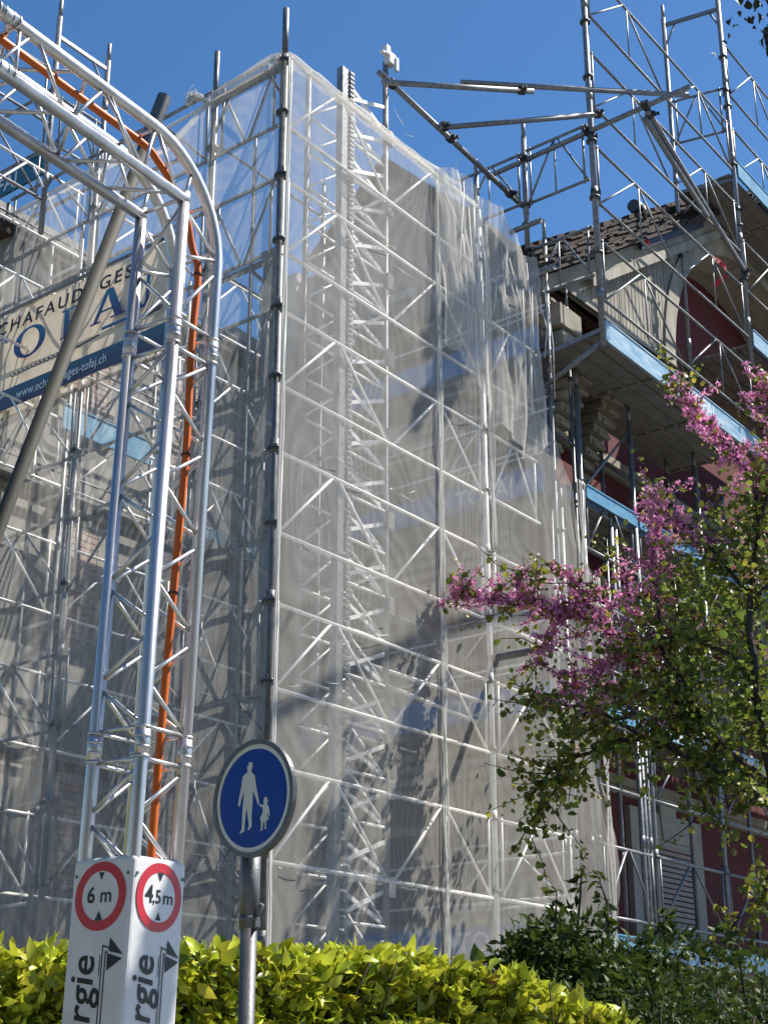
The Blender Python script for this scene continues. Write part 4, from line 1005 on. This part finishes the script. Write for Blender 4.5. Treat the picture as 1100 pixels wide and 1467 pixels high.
for p,q,e in TW:
    u,v=proj_uv(q); ff=flowerness(u,v)
    nl=int(random.uniform(13,24)*(1.0-.72*min(1,ff)))
    for k in range(nl):
        f=random.random(); c=(p.lerp(q,f*2) if f<.5 else q.lerp(e,f*2-1))+V((random.gauss(0,.05),random.gauss(0,.05),random.gauss(-.03,.05)))
        d=V((random.gauss(0,.8),random.gauss(-.2,.8),random.gauss(-.35,.6)))
        yl=random.random()<(.27+.3*ff)
        (YP if yl else LPs).append(tuple(c)); (YD if yl else LDs).append(tuple(d))
    if random.random()<ff*1.25:
        for k in range(int(72*min(1.2,ff)+14)):
            f=random.random(); f=int(f*5)/5+random.gauss(0,.03); f=min(.98,max(.02,f)); c=(p.lerp(q,f*2) if f<.5 else q.lerp(e,f*2-1)); FP.append(c+V((random.gauss(0,.027),random.gauss(0,.027),random.gauss(0,.027))))
for S,r in LP: # blossom on old wood
    for i in range(len(S)-1):
        u,v=proj_uv(S[i]); ff=flowerness(u,v)
        if ff>.25:
            for k in range(int(50*ff)):
                FP.append(S[i].lerp(S[i+1],random.random())+V((random.gauss(0,.05),random.gauss(0,.05),random.gauss(0,.055))))
# fuller leaf masses in the shaded heart of the crown
for (u,v,Y,ru,rv,n) in ((1000,960,16.2,110,70,520),(1050,860,16.3,70,80,420),(900,980,16.6,90,50,330),(1080,1000,15.8,50,70,240),(840,1030,16.6,70,40,120),(960,880,16.6,60,50,220),(1060,1060,15.9,60,50,90),(1060,760,16.3,50,50,200),(990,830,16.5,60,50,170),(1090,700,16.2,35,60,120),(800,1040,16.6,40,40,90)):
    for k in range(int(n*2.0)):
        c=at(u+random.gauss(0,.6)*ru,v+random.gauss(0,.6)*rv,Y+3.4+random.gauss(0,.7))
        if noise.noise(c*1.6)<-.08: continue; yl=random.random()<.22
        (YP if yl else LPs).append(tuple(c)); (YD if yl else LDs).append((random.gauss(0,.8),random.gauss(-.2,.8),random.gauss(-.3,.6)))
leaves(np.array(LPs),np.array(LDs),.088,.92,.2,6).build('foliage','leafred',TT)
leaves(np.array(YP),np.array(YD),.08,.92,.2,6).build('young_foliage','leafyel',TT)
n=len(FP); FPa=np.array([tuple(p) for p in FP]); a=rng.normal(size=(n,3)); 
leaves(FPa,a,.043,.8,.5,6).build('blossom','blossom',TT)
# ---- tall dark tree out to the right, one twig hanging into the picture
TR=thing('dark_tree','dark leaved tall tree, only a hanging twig showing at the top right corner','tree',V((12.6,30.3,0)))
MB().path(smooth([V((12.6,30.3,0)),V((12.5,30.3,5)),V((12.4,30.3,11)),V((12.2,30.3,19))]),.3,10,[.36-.2*i/18 for i in range(19)]).build('trunk','bark',TR)
tip=at(1096,62,15.5)
bough=smooth([V((12.4,30.3,14.5)),V((10.2,25,18.5)),V((7.0,18.5,17.0)),tip+V((.25,0,.8)),tip+V((.1,0,.3)),tip],5)
mb=MB(); mb.path(bough,.05,6,[.10*(1-.95*i/(len(bough)-1))+.004 for i in range(len(bough))])
P=[];Dd=[]
for i in range(90):
    c=tip+V((.12+random.gauss(0,.07),random.gauss(0,.06),random.uniform(-.12,.32))); P.append(tuple(c)); Dd.append((random.gauss(0,.5),random.gauss(0,.5),-.8))
def spray(path,n,sp):
    for i in range(n):
        k=random.randrange(len(path)-1); c=path[k].lerp(path[k+1],random.random())+V((random.gauss(0,sp),random.gauss(0,sp),random.gauss(0,sp))); P.append(tuple(c)); Dd.append((random.gauss(0,.7),random.gauss(0,.7),random.gauss(-.3,.6)))
spray(bough[8:18],260,.3)
P2=[];D3=[]
for k in range(60):
    d=V((random.gauss(0,1),random.gauss(0,1),random.gauss(0,1))).normalized(); q=V((12.5,30.4,12.8))+V((d.x*3.4,d.y*4.2,d.z*4.4))*random.uniform(.3,.85); mb.path([V((12.4,30.3,min(17,max(7,q.z-1.2)))),V((12.4,30.3,q.z)).lerp(q,.5),q],.04,5,[.08,.05,.02])
    for i in range(95): P2.append(tuple(q+V((random.gauss(0,.75),random.gauss(0,.75),random.gauss(0,.6))))); D3.append((random.gauss(0,1),random.gauss(0,1),random.gauss(-.2,.6)))
leaves(np.array(P2),np.array(D3),.34,.65,.2).build('crown','conifer',TR)
# boughs high out of the picture; their shade falls on the net
SUNAZ,SUNEL=R(75),R(52)
SD=V((math.sin(SUNAZ)*math.cos(SUNEL),math.cos(SUNAZ)*math.cos(SUNEL),math.sin(SUNEL)))
def over(s,z,k): return B(s,-.1,z)+SD*k
for pts,n,sp in (([over(4.25,14.5,12.7),over(4.3,13.34,12.2),over(4.05,12.2,12),over(3.95,12.0,11.8)],150,.045),([over(5.3,14.7,12.7),over(4.52,12.94,12.3),over(3.99,12.1,12.1),over(3.6,11.4,11.9),over(3.1,10.6,11.8)],230,.05),([over(4.05,12.0,12.1),over(3.83,10.9,11.9)],60,.04),([over(4.1,12.3,12.1),over(5.1,12.45,12.4),over(5.8,12.0,12.6),over(5.8,10.9,12.8)],230,.06),([over(3.7,12.3,12),over(4.3,12.0,12)],160,.13),([over(5.3,14.7,12.7),over(6.5,17.5,13.2),V((11.9,29.0,19.0))],60,.1)):
    S=smooth(pts,6); mb.path(S,.075,6); spray(S,int(n*4.5),sp)
mb.build('limbs','bark',TR)
leaves(np.array(P),np.array(Dd),.13,.6,.2).build('foliage','conifer',TR)
# ------------------------------------------------------------------ across the street, behind the viewer
def street_tree(x,y,h,rad,label):
    T=thing('street_tree',label,'tree',V((x,y,0)),'street trees behind the viewer'); c=V((x,y,h-rad*.8))
    MB().path(smooth([V((x,y,0)),V((x+.1,y,h*.25)),V((x-.1,y+.1,h*.5)),c]),.2,8,[.28-.18*i/18 for i in range(19)]).build('trunk','bark',T)
    P=[];Dd=[]; mb=MB()
    for k in range(26):
        d=V((random.gauss(0,1),random.gauss(0,1),random.gauss(.1,.8))).normalized(); q=c+d*rad*random.uniform(.4,.9); mb.path([c-Z*rad*.5,c.lerp(q,.5)-Z*.2,q],.05,5,[.09,.05,.02])
        for i in range(110):
            P.append(tuple(q+V((random.gauss(0,.22),random.gauss(0,.22),random.gauss(0,.18)))*rad)); Dd.append((random.gauss(0,1),random.gauss(0,1),random.gauss(-.2,.6)))
    mb.build('limbs','bark',T); leaves(np.array(P),np.array(Dd),.42,.7,.2).build('crown','leafred',T)
for x,y,h,rd in ((-11,-8,11,4.2),(-3.5,-12,12,4.5),(5,-12,11,4.3),(13,-8,12,4.5),(-13,1.5,10,3.6)): street_tree(x,y,h,rd,'broad green street tree across the road behind the viewer')
T=thing('street_house','plain grey house across the road behind the viewer','house',V((0,-24,0)))
mb=MB(); mb.box(V((0,-26,6)),V((26,0,0)),V((0,4,0)),V((0,0,6))); mb.build('wall','greywall',T)
mb=MB(); mb.prism([(-30.5,12),(-21.5,12),(-26,15)],V((-26.5,0,0)),V((0,1,0)),Z,V((1,0,0)),53); mb.build('roof','tile',T)
for i in range(12):
    for z in (2.2,5.6,9.0):
        mb=MB(); mb.box(V((-23+i*4.2,-21.97,z)),V((.6,0,0)),V((0,.05,0)),V((0,0,.85))); mb.build('window','gutter',T)
# unseen tree added right of the viewer: its bough is shaped to shade the panel
KT=thing('added_shade_tree','slim kerb tree right of the viewer with one low leafy bough','tree',V((7.2,6.0,0)))
def pnl(u,h): return TB+LEAN*h-ge*(pw+.01)+gd*u+Z*h
bp=[pnl(.17,2.34)+SD*6.3,pnl(.03,2.0)+SD*6.5,pnl(-.06,1.62)+SD*6.7,pnl(-.14,1.15)+SD*6.9]
mb=MB(); mb.path(smooth([V((7.2,6.0,0)),V((7.2,6.0,3)),V((7.0,6.1,6)),V((6.9,6.2,9.5))]),.1,8,[.14-.1*i/18 for i in range(19)]); mb.build('trunk','bark',KT)
mb=MB(); bs=smooth(bp); mb.path(bs,.03,6); mb.path(smooth([V((7.1,6.05,5.0)),V((5.6,6.1,6.4)),bp[0]]),.04,6); mb.build('bough','bark',KT)
P=[];Dd=[]
spray(bs,520,.045); spray(smooth([V((7.0,6.1,7)),V((7.6,6.1,9)),V((6.9,6.3,10.5))]),600,.4)
leaves(np.array(P),np.array(Dd),.10,.6,.2).build('foliage','leafred',KT)
# ------------------------------------------------------------------ camera, sky, sun
cam=bpy.data.cameras.new('camera'); co=bpy.data.objects.new('camera',cam); COL.objects.link(co); sc.camera=co
co.location=CAM; co.rotation_euler=(math.pi/2+PITCH,0,0); cam.sensor_fit='VERTICAL'; cam.sensor_height=24; cam.lens=FPX/1467*24; cam.clip_end=3000; cam.clip_start=.05
w=bpy.data.worlds.new('World'); sc.world=w; w.use_nodes=True; nt=w.node_tree; bg=nt.nodes['Background']
sky=nt.nodes.new('ShaderNodeTexSky'); sky.sky_type='NISHITA'; sky.sun_disc=False; sky.sun_elevation=SUNEL; sky.sun_rotation=SUNAZ
sky.air_density=1.0; sky.dust_density=.3; sky.ozone_density=3.5; sky.altitude=400
hs=nt.nodes.new('ShaderNodeHueSaturation'); hs.inputs['Saturation'].default_value=1.2; nt.links.new(sky.outputs[0],hs.inputs['Color']); nt.links.new(hs.outputs[0],bg.inputs[0]); bg.inputs[1].default_value=.099
sl=bpy.data.lights.new('sun','SUN'); sl.energy=5.0; sl.angle=R(.42); sl.color=(1,.94,.84); so=bpy.data.objects.new('sun',sl); COL.objects.link(so)
so.rotation_euler=(-SD).to_track_quat('-Z','Y').to_euler(); so.location=(30,-5,40)
vs=sc.view_settings; vs.view_transform='Standard'; vs.look='None'; vs.exposure=.66; vs.gamma=1; vs.use_curve_mapping=False
cy=sc.cycles; cy.transparent_max_bounces=24; cy.max_bounces=6; cy.diffuse_bounces=3; cy.glossy_bounces=3; cy.transmission_bounces=4; cy.use_denoising=True; cy.caustics_reflective=False; cy.caustics_refractive=False
